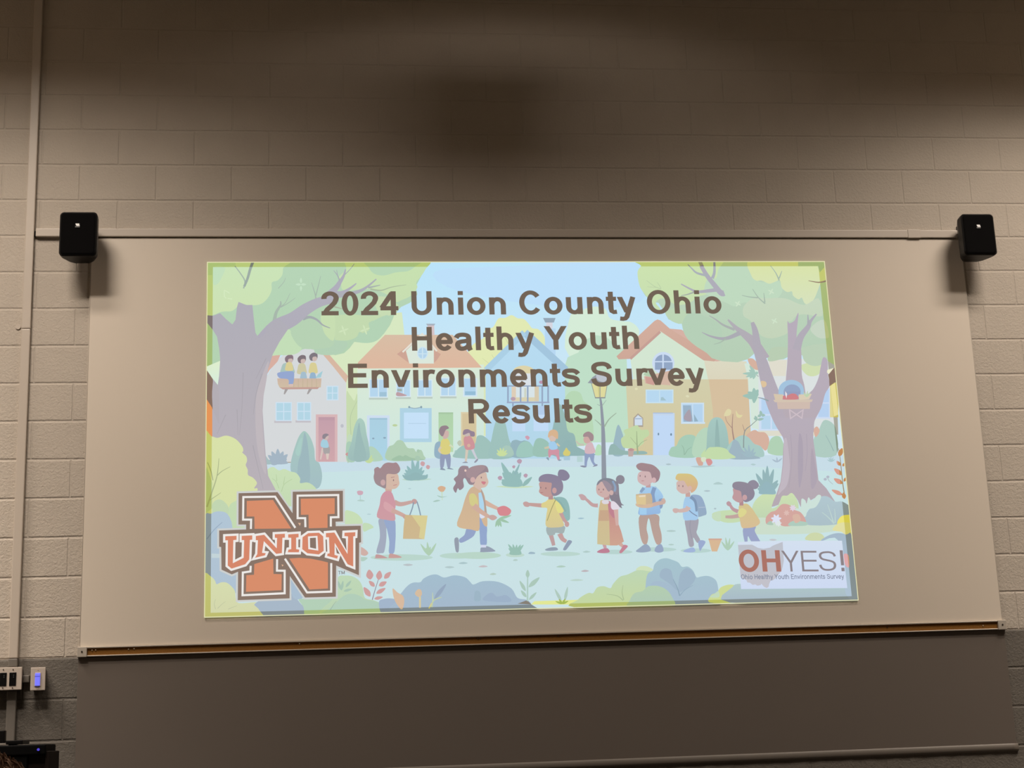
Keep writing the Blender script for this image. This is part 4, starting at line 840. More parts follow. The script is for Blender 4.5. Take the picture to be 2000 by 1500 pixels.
for x, y, r_ in ((1310, 60, 70), (1310, 262, 45), (40, 370, 60)): S((178, 204, 200), [(x-r_, y), (x, y-12), (x+r_, y), (x, y+12)])
G((216, 184, 150), [(1870, 175), (2070, 175), (2000, 365), (1920, 365)]); R((210, 170, 150), 1870, 170, 2070, 195); fan((176, 206, 184), 2160, 350, [(125, 170), (100, 200), (80, 190), (55, 170)], 34)
o(1430, 1030); S((196, 198, 204), [(550, 190), (600, 175), (665, 190), (610, 205)])

# ---- children in front
SK, SK2 = (212, 184, 170), (190, 150, 150)
def face(x, y, d=1, s=1, c=(140, 115, 120)):
    Ee(c, x, y, 8*s, 15*s); 
start('child_drawing', 'boy in a red shirt carrying a yellow bag'); o(640, 850)
S((164, 172, 190), [(765, 1270), (870, 1270), (880, 1420), (880, 1560), (850, 1750), (800, 1775), (730, 1760), (780, 1560), (780, 1420)])
S((152, 170, 204), [(850, 1270), (1000, 1265), (1020, 1450), (1015, 1620), (995, 1770), (920, 1770), (925, 1600), (890, 1420)])
S((196, 155, 155), [(715, 1840), (725, 1795), (790, 1800), (880, 1835), (890, 1850), (710, 1852)]); S((200, 160, 155), [(915, 1840), (930, 1785), (1000, 1790), (1100, 1825), (1090, 1845), (920, 1850)])
T((200, 166, 160), [(1000, 1010), (1100, 1040), (1260, 1005)], 80, 48); Ee((196, 160, 158), 1300, 1000, 42, 40)
S((208, 174, 160), [(870, 850), (870, 790), (950, 780), (960, 850), (910, 900)])
S(((206, 152, 164), (206, 158, 164)), [(860, 850), (950, 850), (1000, 960), (1020, 1060), (1005, 1160), (1010, 1280), (880, 1275), (740, 1230), (780, 1050), (800, 930)])
S((214, 166, 172), [(860, 1000), (960, 1060), (1020, 1130), (1000, 1180), (900, 1140), (840, 1080)])
T((206, 170, 160), [(960, 1130), (1080, 1180), (1180, 1230)], 70, 50); S((200, 164, 156), [(1120, 1210), (1190, 1200), (1190, 1260), (1150, 1260)])
T((140, 158, 175), [(1230, 1210), (1270, 1100), (1290, 1010)], 18, 18); T((140, 158, 175), [(1340, 1000), (1370, 1100), (1395, 1210)], 18, 18)
G(((206, 182, 140), (206, 184, 145)), [(1160, 1200), (1500, 1210), (1470, 1400), (1450, 1565), (1130, 1560), (1140, 1380)]); G((216, 206, 150), [(1260, 1205), (1500, 1210), (1450, 1570), (1370, 1540), (1390, 1390)])
S((212, 184, 168), [(880, 590), (1040, 580), (1070, 680), (1075, 740), (1030, 800), (960, 815), (880, 800), (870, 700)])
S(((166, 138, 142), (158, 142, 146)), [(690, 640), (700, 570), (700, 510), (750, 480), (790, 500), (840, 440), (900, 415), (980, 420), (1030, 415), (1070, 460), (1090, 520), (1060, 570), (1000, 590), (890, 590), (880, 690), (870, 800), (800, 780), (720, 730)]); Ee((200, 168, 168), 830, 715, 36, 46)
face(988, 680); T((170, 130, 130), [(950, 640), (1005, 630)], 9, 6); T((190, 130, 130), [(985, 760), (1040, 745)], 8, 8)
start('child_drawing', 'girl with ponytail and orange coat holding red flowers'); o(890, 850)
S((150, 165, 200), [(170, 1400), (300, 1400), (280, 1500), (210, 1560), (80, 1620), (50, 1570), (130, 1500)]); S((148, 168, 205), [(350, 1230), (440, 1230), (470, 1400), (465, 1500), (460, 1650), (375, 1655), (360, 1500)])
S((150, 158, 172), [(-20, 1560), (40, 1555), (45, 1740), (10, 1760), (-10, 1700)]); S((150, 160, 178), [(370, 1740), (380, 1690), (470, 1670), (570, 1720), (580, 1750), (380, 1760)]); R((210, 216, 236), 375, 1650, 455, 1690)
T((212, 178, 160), [(430, 1010), (530, 1060), (640, 1110)], 80, 44)
S(((206, 178, 150), (212, 184, 150)), [(220, 800), (330, 770), (420, 880), (450, 1050), (475, 1350), (420, 1350), (360, 1220), (350, 1430), (230, 1420), (20, 1365), (90, 1130), (150, 930)])
G((176, 214, 236), [(340, 870), (390, 860), (420, 1000), (430, 1200), (360, 1200)]); T((180, 160, 150), [(380, 820), (430, 1000), (455, 1200)], 22, 30); S((218, 224, 238), [(360, 1170), (430, 1190), (430, 1240), (370, 1250)])
S((212, 204, 140), [(205, 900), (270, 880), (320, 950), (330, 1050), (240, 1065), (205, 1000)]); T((208, 174, 158), [(270, 1060), (360, 1140), (500, 1230)], 90, 50); S((200, 168, 162), [(480, 1220), (560, 1200), (620, 1240), (570, 1280), (520, 1270)])
fan((160, 196, 170), 640, 1260, [(15, 200), (340, 170), (270, 120), (250, 130), (290, 130)], 40)
S((214, 138, 145), [(620, 1110), (680, 1070), (750, 1070), (830, 1130), (800, 1200), (720, 1215), (650, 1200)])
S((212, 186, 172), [(280, 650), (440, 560), (470, 640), (490, 710), (450, 780), (380, 800), (380, 840), (310, 800), (250, 740)])
S(((156, 138, 146), (150, 132, 142)), [(0, 870), (-40, 800), (0, 720), (-30, 660), (30, 600), (40, 520), (90, 465), (180, 470), (200, 500), (280, 465), (400, 452), (470, 480), (490, 560), (440, 560), (350, 600), (300, 660), (270, 740), (200, 740), (140, 650), (110, 680), (120, 780), (60, 830), (30, 800)])
S((166, 144, 150), [(200, 500), (280, 465), (400, 455), (440, 500), (330, 600), (290, 650), (180, 640), (150, 560)])
Ee((210, 175, 172), 255, 675, 38, 42); face(383, 640); S((205, 130, 140), [(385, 700), (450, 705), (430, 745), (400, 735)]); Ee((230, 200, 190), 145, 535, 16, 18)
start('child_drawing', 'child with curly bun in a yellow shirt and green backpack')
S((146, 184, 182), [(1480, 960), (1560, 930), (1650, 960), (1700, 1060), (1715, 1200), (1700, 1280), (1600, 1290), (1540, 1100)])
T((190, 160, 160), [(1420, 1480), (1450, 1580), (1470, 1660)], 70, 50); T((196, 160, 158), [(1560, 1480), (1600, 1560), (1660, 1600)], 80, 50)
S((165, 178, 178), [(1375, 1370), (1620, 1365), (1632, 1440), (1600, 1480), (1500, 1470), (1480, 1500), (1380, 1500)]); S((146, 160, 176), [(1340, 1720), (1420, 1690), (1510, 1690), (1525, 1730), (1380, 1740)]); S((146, 158, 178), [(1610, 1720), (1650, 1640), (1690, 1580), (1745, 1600), (1700, 1670), (1650, 1730)])
T((196, 160, 155), [(1300, 1060), (1180, 1050), (1080, 1040)], 64, 44); S((196, 162, 160), [(1010, 1020), (1060, 1000), (1120, 1040), (1090, 1080), (1030, 1070)])
T((196, 160, 158), [(1570, 1160), (1610, 1250), (1670, 1330)], 70, 40); Ee((196, 160, 158), 1668, 1340, 34, 42)
S(((222, 210, 140), (214, 200, 150)), [(1400, 960), (1480, 950), (1560, 990), (1600, 1080), (1620, 1150), (1550, 1170), (1600, 1280), (1620, 1365), (1500, 1390), (1355, 1370), (1360, 1200), (1370, 1100), (1290, 1090), (1290, 1030), (1350, 1000)])
S((226, 220, 140), [(1500, 1000), (1570, 1020), (1615, 1150), (1540, 1170), (1500, 1080)]); T((160, 158, 110), [(1500, 970), (1440, 1100), (1370, 1290)], 12, 10); T((140, 176, 172), [(1470, 940), (1570, 1020), (1650, 1150)], 30, 30)
R((184, 145, 145), 1390, 880, 1460, 970); S((194, 155, 150), [(1260, 710), (1430, 700), (1450, 880), (1400, 930), (1320, 915), (1250, 860), (1260, 800)])
S(((140, 132, 156), (146, 136, 152)), [(1250, 700), (1250, 640), (1300, 600), (1380, 585), (1480, 600), (1560, 640), (1610, 740), (1600, 840), (1540, 900), (1460, 915), (1430, 840), (1440, 730), (1400, 715), (1310, 705)]); S((138, 132, 154), [(1530, 600), (1550, 530), (1600, 520), (1640, 530), (1680, 560), (1710, 620), (1680, 670), (1620, 690), (1560, 660)])
Ee((200, 160, 160), 1480, 835, 34, 44); face(1352, 800); face(1275, 790, s=.9); T((170, 110, 115), [(1270, 870), (1310, 865)], 8, 6)
start('child_drawing', 'girl with long dark hair in an orange dress'); o(1140, 850)
T((200, 160, 165), [(300, 1620), (320, 1700)], 60, 44); T((208, 170, 158), [(520, 1610), (590, 1680)], 70, 40)
S((190, 130, 150), [(195, 1760), (250, 1720), (350, 1700), (385, 1760), (280, 1775)]); S((196, 135, 150), [(530, 1760), (570, 1690), (600, 1650), (660, 1670), (600, 1740), (560, 1775)])
T((196, 162, 162), [(210, 1060), (130, 1050), (60, 990), (0, 940)], 60, 36); S((196, 165, 168), [(-60, 940), (-80, 900), (-20, 890), (40, 940), (10, 980), (-40, 975)])
S((136, 130, 142), [(370, 880), (400, 700), (510, 720), (530, 900), (560, 1020), (600, 1055), (560, 1060), (570, 1100), (500, 1060), (420, 1000)])
G(((208, 186, 146), (206, 192, 150)), [(250, 980), (370, 980), (380, 1200), (395, 1660), (200, 1640), (200, 1500), (225, 1100)]); G((200, 168, 140), [(240, 1130), (370, 1130), (375, 1290), (215, 1290)])
G(((198, 140, 140), (206, 165, 145)), [(355, 980), (400, 1000), (470, 1200), (560, 1450), (600, 1600), (500, 1660), (390, 1660), (380, 1300)]); S((192, 132, 145), [(360, 1000), (410, 1020), (460, 1180), (450, 1250), (380, 1160)])
S((226, 218, 228), [(410, 1000), (470, 1010), (540, 1100), (470, 1130), (410, 1100)]); S((220, 214, 222), [(270, 990), (360, 980), (370, 1030), (290, 1035)]); T((210, 175, 168), [(480, 1120), (490, 1240), (500, 1360)], 70, 40)
R((188, 150, 150), 300, 900, 385, 975); S((206, 176, 172), [(195, 740), (280, 690), (380, 790), (380, 900), (330, 940), (260, 930), (190, 870)])
S(((130, 136, 148), (150, 138, 150)), [(190, 750), (220, 690), (300, 650), (400, 655), (480, 700), (510, 780), (500, 900), (420, 840), (370, 850), (330, 800), (270, 700), (210, 750)]); S((158, 145, 156), [(275, 690), (350, 700), (420, 780), (380, 840), (330, 800)]); T((140, 162, 190), [(430, 690), (470, 780), (460, 850)], 30, 34)
Ee((142, 138, 150), 545, 670, 66, 68); Ee((206, 176, 172), 412, 868, 32, 38); face(292, 820); face(225, 820, s=.9); T((180, 120, 125), [(240, 862), (275, 858)], 8, 6)
start('child_drawing', 'tall boy in a blue shirt and brown trousers holding a box')
S(((182, 160, 152), (188, 162, 152)), [(845, 1200), (1110, 1200), (1130, 1350), (1165, 1500), (1160, 1620), (1090, 1640), (1030, 1480), (975, 1250), (940, 1400), (965, 1530), (940, 1640), (880, 1620), (835, 1450)])
S((152, 168, 190), [(780, 1750), (830, 1700), (920, 1640), (980, 1670), (1000, 1740), (880, 1765)]); S((152, 168, 195), [(1060, 1740), (1090, 1670), (1160, 1640), (1195, 1740), (1120, 1768)])
S((140, 160, 190), [(1050, 790), (1120, 820), (1180, 950), (1180, 1080), (1130, 1110), (1050, 1060)])
S(((168, 206, 236), (150, 184, 224)), [(880, 800), (960, 770), (1070, 780), (1150, 850), (1190, 940), (1120, 980), (1150, 1160), (1060, 1190), (830, 1200), (830, 1080), (830, 880)]); R((164, 206, 238), 835, 1090, 940, 1195)
T((136, 160, 195), [(1060, 790), (1030, 900), (1060, 1050)], 60, 60); T((140, 165, 195), [(900, 795), (850, 860)], 50, 40); T((204, 176, 165), [(1180, 960), (1200, 1010), (1100, 1030), (1000, 1060)], 50, 60)
S((202, 180, 150), [(780, 910), (800, 890), (930, 880), (1010, 890), (1020, 1040), (900, 1095), (800, 1060)]); G((220, 198, 150), [(785, 910), (930, 900), (930, 1050), (790, 1040)]); G((232, 216, 190), [(820, 910), (925, 900), (920, 930), (830, 935)]); S((212, 184, 160), [(780, 1030), (850, 1060), (950, 1040), (1040, 1040), (1000, 1090), (880, 1095), (790, 1070)])
R((196, 160, 160), 930, 720, 1000, 790); S((208, 180, 180), [(830, 560), (990, 540), (1040, 680), (1000, 730), (940, 765), (860, 740), (805, 680)])
S(((164, 138, 142), (158, 132, 140)), [(785, 480), (800, 440), (860, 420), (940, 430), (1030, 450), (1100, 500), (1145, 570), (1120, 680), (1050, 720), (1020, 650), (990, 560), (900, 545), (830, 530)]); Ee((212, 180, 182), 1050, 680, 34, 42); face(920, 625); face(843, 615, s=.9); T((180, 120, 125), [(865, 690), (905, 690)], 8, 6)
start('child_drawing', 'blond boy in a light blue shirt with blue backpack')
S((166, 164, 176), [(1525, 1260), (1710, 1250), (1705, 1400), (1690, 1470), (1745, 1580), (1700, 1620), (1640, 1540), (1650, 1660), (1580, 1670), (1550, 1500), (1530, 1400)]); T((150, 150, 165), [(1600, 1280), (1590, 1400), (1620, 1560)], 8, 8)
S((162, 182, 218), [(1490, 1750), (1540, 1715), (1640, 1690), (1670, 1750), (1580, 1765)]); S((156, 172, 208), [(1715, 1610), (1770, 1580), (1825, 1610), (1770, 1700), (1740, 1740)])
S(((150, 172, 202), (150, 172, 194)), [(1600, 920), (1700, 900), (1770, 940), (1820, 1060), (1840, 1180), (1800, 1210), (1700, 1225), (1660, 1100)]); PL((176, 190, 210), [(1720, 1090), (1820, 1085)], 12)
S(((166, 202, 232), (168, 204, 236)), [(1520, 940), (1600, 920), (1660, 980), (1700, 1100), (1710, 1260), (1600, 1280), (1500, 1270), (1485, 1100)])
T((130, 152, 180), [(1600, 930), (1670, 1000), (1690, 1150)], 50, 30); T((130, 145, 170), [(1560, 1110), (1620, 1170), (1700, 1220)], 14, 14)
T((208, 182, 176), [(1570, 1080), (1540, 1120), (1440, 1140), (1380, 1130)], 80, 40); S((206, 178, 174), [(1330, 1120), (1370, 1100), (1430, 1120), (1400, 1170), (1350, 1165)])
R((200, 165, 158), 1525, 860, 1595, 930); S((210, 182, 175), [(1400, 700), (1520, 670), (1600, 790), (1580, 860), (1480, 885), (1400, 830), (1390, 770)])
S(((214, 196, 130), (214, 172, 145)), [(1375, 660), (1400, 590), (1480, 580), (1600, 590), (1680, 650), (1710, 730), (1680, 820), (1610, 870), (1590, 800), (1550, 770), (1500, 690), (1430, 690)]); Ee((214, 180, 170), 1590, 800, 30, 36); face(1485, 770); face(1425, 765, s=.9)
start('child_drawing', 'child with a bun in an orange top reaching forward'); o(1390, 850)
S((156, 166, 200), [(470, 1390), (650, 1370), (640, 1440), (690, 1540), (720, 1610), (600, 1610), (540, 1520), (530, 1610), (490, 1610)])
S((146, 140, 156), [(530, 740), (570, 690), (640, 680), (700, 740), (680, 800), (620, 815), (560, 790)])
T((190, 155, 160), [(390, 1150), (310, 1110), (260, 1030)], 60, 36); S((188, 155, 162), [(215, 1020), (250, 995), (290, 1030), (270, 1070), (230, 1060)]); T((194, 165, 160), [(420, 1210), (300, 1230), (200, 1230)], 64, 40)
S(((212, 196, 145), (216, 190, 150)), [(410, 1060), (510, 1030), (580, 1080), (650, 1180), (720, 1310), (640, 1380), (500, 1400), (440, 1380), (410, 1220), (400, 1120)]); S((220, 214, 145), [(400, 1130), (460, 1100), (520, 1150), (470, 1220), (400, 1230)])
R((180, 140, 145), 410, 980, 470, 1060); S((192, 155, 158), [(320, 800), (440, 820), (490, 920), (440, 1010), (370, 1005), (305, 950), (320, 880)])
S(((146, 138, 152), (142, 134, 152)), [(305, 780), (320, 720), (400, 700), (520, 720), (600, 780), (640, 880), (600, 970), (500, 1010), (450, 950), (430, 850), (350, 820)]); Ee((200, 162, 165), 490, 940, 36, 42)

# ---- children far back
start('distant_child_drawing', 'small child in a yellow shirt by the green door'); o(640, 850)
S((150, 178, 196), [(1600, 300), (1610, 150), (1660, 100), (1700, 130), (1700, 340), (1640, 350)]); S((148, 158, 185), [(1700, 280), (1835, 280), (1840, 480), (1800, 490), (1765, 350), (1740, 480), (1690, 490)]); S((140, 152, 172), [(1685, 520), (1720, 495), (1770, 530)]); S((140, 152, 172), [(1790, 510), (1830, 495), (1890, 520)])
S((218, 208, 130), [(1720, 70), (1800, 60), (1840, 150), (1830, 280), (1700, 280), (1690, 150)]); T((214, 200, 180), [(1700, 180), (1670, 230), (1700, 270)], 34, 24); T((210, 220, 190), [(1830, 150), (1890, 190)], 30, 20)
S((206, 178, 172), [(1720, -50), (1810, -60), (1810, 30), (1740, 60)]); S((150, 132, 140), [(1670, -60), (1700, -125), (1780, -140), (1820, -100), (1770, -70), (1730, 20), (1690, 0)])
start('distant_child_drawing', 'small child in a red dress near the blue house'); o(890, 850)
T((212, 200, 185), [(170, 200), (160, 300), (150, 400)], 44, 30); T((205, 205, 215), [(240, 200), (280, 290), (320, 370)], 40, 26); S((150, 155, 170), [(95, 420), (150, 400), (180, 420)]); S((150, 150, 165), [(275, 410), (320, 360), (335, 375), (300, 415)])
S((206, 150, 155), [(130, 30), (220, 20), (280, 130), (270, 210), (150, 220), (120, 110)]); S((200, 185, 180), [(120, -50), (200, -60), (200, 10), (140, 20)]); S((150, 132, 150), [(110, 0), (120, -70), (180, -85), (230, -60), (280, -40), (280, 20), (220, 20), (200, -30)]); Ee((214, 180, 160), 195, 160, 24, 26); S((190, 200, 180), [(20, 120), (60, 80), (90, 120), (60, 170)])
start('distant_child_drawing', 'small blond child in a blue shirt and red trousers')
S((208, 150, 165), [(1400, 210), (1540, 220), (1550, 290), (1560, 380), (1530, 380), (1500, 310), (1440, 300), (1410, 340), (1390, 320)]); S((140, 160, 175), [(1355, 345), (1390, 340), (1395, 385)]); S((140, 160, 175), [(1540, 370), (1590, 375), (1550, 392)])
T((210, 200, 170), [(1510, 130), (1560, 170)], 34, 20); T((206, 196, 170), [(1420, 180), (1330, 200)], 40, 26); S((165, 205, 235), [(1400, 120), (1480, 100), (1530, 200), (1440, 225), (1400, 190)]); S((214, 190, 178), [(1400, 20), (1500, 20), (1490, 90), (1420, 90)]); S((216, 180, 145), [(1385, 40), (1400, -50), (1470, -80), (1530, -40), (1530, 60), (1490, 40), (1440, 10)])
start('distant_child_drawing', 'small child in a pink shirt and blue trousers beside the lamp post'); o(1140, 850)
S((146, 162, 195), [(20, 270), (150, 270), (150, 400), (190, 450), (160, 470), (110, 400), (80, 330), (50, 400), (40, 470), (10, 470), (10, 360)]); S((140, 145, 165), [(-60, 470), (-10, 460), (40, 480), (0, 490)]); S((140, 145, 165), [(130, 480), (190, 440), (200, 462)])
T((196, 196, 180), [(0, 150), (-70, 140), (-120, 90)], 34, 22); S((212, 182, 190), [(30, 150), (110, 110), (150, 180), (165, 270), (20, 275)]); S((206, 170, 165), [(0, 40), (80, 20), (110, 90), (40, 130), (0, 100)]); S((164, 140, 145), [(-10, 30), (0, -20), (70, -50), (140, 0), (140, 80), (100, 90), (60, 30)])
start('distant_child_drawing', 'tiny child in a light blue top at the red door'); o(390, 850)
T((214, 196, 190), [(1850, 200), (1830, 300), (1815, 370)], 34, 20); S((170, 165, 165), [(1860, 190), (1950, 180), (1945, 290), (1870, 280)]); T((216, 200, 190), [(1920, 280), (1920, 370)], 50, 26)
S((166, 206, 222), [(1825, 180), (1830, 90), (1890, 60), (1930, 120), (1930, 190)]); S((206, 185, 180), [(1860, 20), (1930, 10), (1930, 60), (1880, 80)]); S((145, 135, 145), [(1845, 50), (1850, 0), (1900, -20), (1940, 0), (1900, 30), (1880, 60)])

# ---- slide border line
start('border_line'); o(0, 0, 1)
PL((228, 226, 180), QO, 3.2, True, band=False)
# ---- school logo, bottom left of the slide
BR_, OG, WH = (138, 118, 106), (216, 142, 108), (238, 234, 230)
start('school_logo', 'brown and orange letter N with UNION banner'); o(415, 945, 6.25)
SIL = [(320, 118), (795, 105), (978, 362), (980, 100), (1592, 88), (1594, 462), (1503, 465), (1505, 520), (1810, 514), (1814, 716), (1790, 722), (1787, 1118), (1510, 1000), (1506, 1380), (1130, 1390), (945, 1128), (942, 1400), (310, 1422), (314, 1075), (238, 1108), (112, 1050), (108, 775), (83, 770), (83, 572), (412, 560), (412, 500), (318, 500)]
PL((206, 208, 206), SIL, 46, True); G(BR_, SIL)
for q in ([(470, 554), (473, 440), (375, 440), (378, 165), (765, 160), (1012, 540)], [(1135, 532), (1132, 422), (1040, 422), (1040, 148), (1535, 140), (1538, 410), (1445, 412), (1445, 524)],
          [(468, 1003), (465, 1072), (372, 1085), (368, 1362), (882, 1338), (882, 1063), (788, 1062), (790, 922)], [(885, 916), (1155, 1328), (1450, 1318), (1450, 970)]): PL(WH, q, 25)
for q in ([(420, 212), (740, 200), (962, 548), (515, 552), (512, 402), (418, 402)], [(1078, 185), (1492, 178), (1492, 370), (1405, 374), (1405, 540), (1175, 546), (1173, 380), (1080, 382)],
          [(512, 982), (742, 915), (746, 1102), (846, 1106), (843, 1300), (410, 1320), (415, 1118), (508, 1112)], [(938, 914), (1060, 906), (1200, 916), (1320, 940), (1410, 962), (1410, 1280), (1185, 1292)]): G(OG, q)
G((224, 180, 150), [(1045, 480), (1078, 482), (1068, 516)]); G((224, 180, 150), [(845, 985), (870, 995), (852, 1012)])
LET = [[(158, 643), (295, 637), (295, 686), (256, 690), (250, 972), (382, 905), (388, 690), (358, 690), (358, 638), (487, 632), (487, 684), (458, 688), (450, 925), (400, 985), (235, 1037), (188, 1000), (190, 692), (158, 693)],
       [(530, 640), (632, 625), (785, 790), (790, 665), (762, 660), (762, 618), (885, 612), (885, 660), (855, 662), (848, 848), (780, 858), (628, 702), (606, 845), (652, 850), (640, 876), (520, 906), (548, 860), (556, 692), (530, 690)],
       [(925, 620), (1052, 612), (1052, 655), (1022, 660), (1022, 800), (1060, 806), (1055, 838), (920, 838), (928, 806), (962, 800), (962, 662), (925, 660)],
       [(1385, 605), (1488, 597), (1648, 860), (1655, 645), (1610, 640), (1612, 600), (1744, 593), (1742, 640), (1718, 645), (1718, 1012), (1650, 985), (1492, 722), (1490, 870), (1532, 882), (1522, 916), (1400, 882), (1405, 856), (1430, 850), (1422, 656), (1385, 655)]]
OO = [(1100, 655), (1170, 605), (1300, 600), (1352, 645), (1358, 820), (1298, 865), (1160, 850), (1096, 800)]; OI = [(1166, 645), (1282, 638), (1292, 818), (1170, 800)]
for q in LET: PL(WH, q, 54, True)
PL(WH, OO, 54, True)
for q in LET: G((214, 136, 108), q)
G((214, 136, 108), OO); G(WH, OI); G(BR_, [(1190, 664), (1262, 660), (1266, 796), (1192, 780)])

# ---- lettering: strokes on a 1000 unit em, in the manner of a plain grotesque
def arc(cx, cy, rx, ry, a0, a1, n=16): return [(cx+rx*math.cos(math.radians(a0+(a1-a0)*i/n)), cy+ry*math.sin(math.radians(a0+(a1-a0)*i/n))) for i in range(n+1)]
def glyphs(k=1.0):
    V_, H_ = 150*k, 127*k; v = V_/2; g = {}
    A = lambda adv, *st: (adv, st)
    ring = lambda cx, cy, ox, oy: ('ring', cx, cy, ox, oy)
    ln = lambda *p: ('line', list(p)); cv = lambda *p: ('curve', list(p)); pth = lambda p: ('path', p)
    nar = lambda x0, x1, top=519: pth([(x0, 300)]+arc((x0+x1)/2, 290, (x1-x0)/2, top-290-H_/2+8, 172, 0)+[(x1, 0)])
    g['2'] = A(556, pth(arc(275, 515, 172, 204-H_/2, 190, -15)+[(400, 380), (300, 270), (200, 180), (120, 60)]), ln((30, H_/2), (512, H_/2)))
    g['0'] = A(556, ring(278, 355, 238, 367)); g['O'] = A(778, ring(389, 358, 347, 372)); g['o'] = A(611, ring(305, 259, 267, 272))
    g['4'] = A(556, ln((390, 0), (390, 716)), ln((22, 204), (532, 204)), ln((80, 240), (375, 690)))
    g['U'] = A(722, pth([(72+v, 716), (72+v, 260)]+arc(361, 255, 289-v, 255-H_/2+10, 180, 360)+[(650-v, 716)]))
    g['n'] = A(611, ln((66+v, 0), (66+v, 519)), nar(66+v, 546-v)); g['h'] = A(611, ln((66+v, 0), (66+v, 716)), nar(66+v, 546-v))
    g['u'] = A(611, ln((545-v, 0), (545-v, 519)), pth([(545-v, 219)]+arc(305, 229, 240-v, 229-H_/2+8, -8, -180)+[(65+v, 519)]))
    g['i'] = A(278, ln((140, 0), (140, 519)), ln((140, 594), (140, 716))); g['l'] = A(278, ln((140, 0), (140, 716)))
    g['C'] = A(722, pth(arc(375, 358, 330-v, 370-H_/2, 36, 324, 26))); 
    g['t'] = A(333, pth([(150, 680), (150, 160), (165, 85), (215, H_/2-8), (315, H_/2+2)]), ln((12, 462), (312, 462)))
    g['y'] = A(556, ln((80, 519), (278, 40)), pth([(474, 519), (305, 30), (262, -90), (215, -140), (150, -152), (62, -142)]))
    g['H'] = A(722, ln((72+v, 0), (72+v, 716)), ln((650-v, 0), (650-v, 716)), ln((100, 372), (620, 372)))
    g['e'] = A(556, pth([(528-v, 225)]+arc(278, 259, 248-v, 272-H_/2, -2, 325, 26)), ln((60, 258), (500, 258)))
    g['a'] = A(556, cv((62, 375), (110, 440), (190, 468), (290, 470), (390, 440), (425, 360), (425, 180), (440, 60), (470, -2)), cv((425, 300), (330, 280), (200, 262), (120, 225), (102, 150), (140, 75), (220, 48), (330, 75), (410, 140), (425, 220)))
    g['Y'] = A(667, ln((80, 716), (333, 300)), ln((587, 716), (333, 300)), ln((333, 0), (333, 330)))
    g['E'] = A(667, ln((73+v, 0), (73+v, 716)), ln((80, H_/2), (622, H_/2)), ln((80, 372), (585, 372)), ln((80, 716-H_/2), (608, 716-H_/2)))
    g['v'] = A(556, ln((78, 519), (280, 20)), ln((478, 519), (280, 20))); g['r'] = A(389, ln((66+v, 0), (66+v, 519)), cv((66+v, 300), (165, 390), (220, 445), (300, 468), (400, 450)))
    g['m'] = A(889, ln((61+v, 0), (61+v, 519)), nar(61+v, 445), nar(445, 827-v)); 
    g['s'] = A(556, cv((490, 372), (440, 430), (360, 466), (270, 470), (170, 462), (105, 420), (105, 355), (160, 310), (270, 280), (380, 255), (448, 205), (448, 120), (390, 65), (280, 46), (180, 52), (110, 85), (62, 155)))
    g['S'] = A(667, cv((572, 520), (530, 610), (430, 660), (320, 665), (200, 645), (125, 585), (125, 490), (185, 425), (300, 390), (420, 360), (520, 310), (550, 220), (520, 120), (440, 65), (330, 48), (210, 62), (130, 125), (95, 225)))
    g['R'] = A(722, ln((73+v, 0), (73+v, 716)), pth([(90, 716-H_/2), (420, 716-H_/2)]+arc(420, 505, 170, 211-H_/2, 90, -90)+[(90, 294+H_/2-12)]), ln((360, 330), (630, -2)))
    g['!'] = A(333, ln((166, 200), (166, 716)), ln((166, 0), (166, 120))); g['T'] = A(611, ln((305, 0), (305, 716)), ln((20, 716-H_/2), (590, 716-H_/2)))
    g['M'] = A(833, ln((72+v, 0), (72+v, 716)), ln((760-v, 0), (760-v, 716)), ln((130, 700), (416, 60)), ln((700, 700), (416, 60)))
    g[' '] = A(278)
    return g, V_, H_
def homog(src, dst):
    A, b = [], []
    for (x, y), (u, v) in zip(src, dst):
        A.append([x, y, 1, 0, 0, 0, -u*x, -u*y]); b.append(u); A.append([0, 0, 0, x, y, 1, -v*x, -v*y]); b.append(v)
    n = 8
    for i in range(n):
        p = max(range(i, n), key=lambda r: abs(A[r][i])); A[i], A[p] = A[p], A[i]; b[i], b[p] = b[p], b[i]
        for r in range(n):
            if r != i:
                f = A[r][i]/A[i][i]
                A[r] = [a-f*c for a, c in zip(A[r], A[i])]; b[r] -= f*b[i]
    h = [b[i]/A[i][i] for i in range(n)]+[1]
    return lambda x, y: ((h[0]*x+h[1]*y+h[2])/(h[6]*x+h[7]*y+h[8]), (h[3]*x+h[4]*y+h[5])/(h[6]*x+h[7]*y+h[8]))
SQ = [(0, 0), (1600, 0), (1600, 900), (0, 900)]
to_px, to_sl = homog(SQ, QO), homog(QO, SQ)
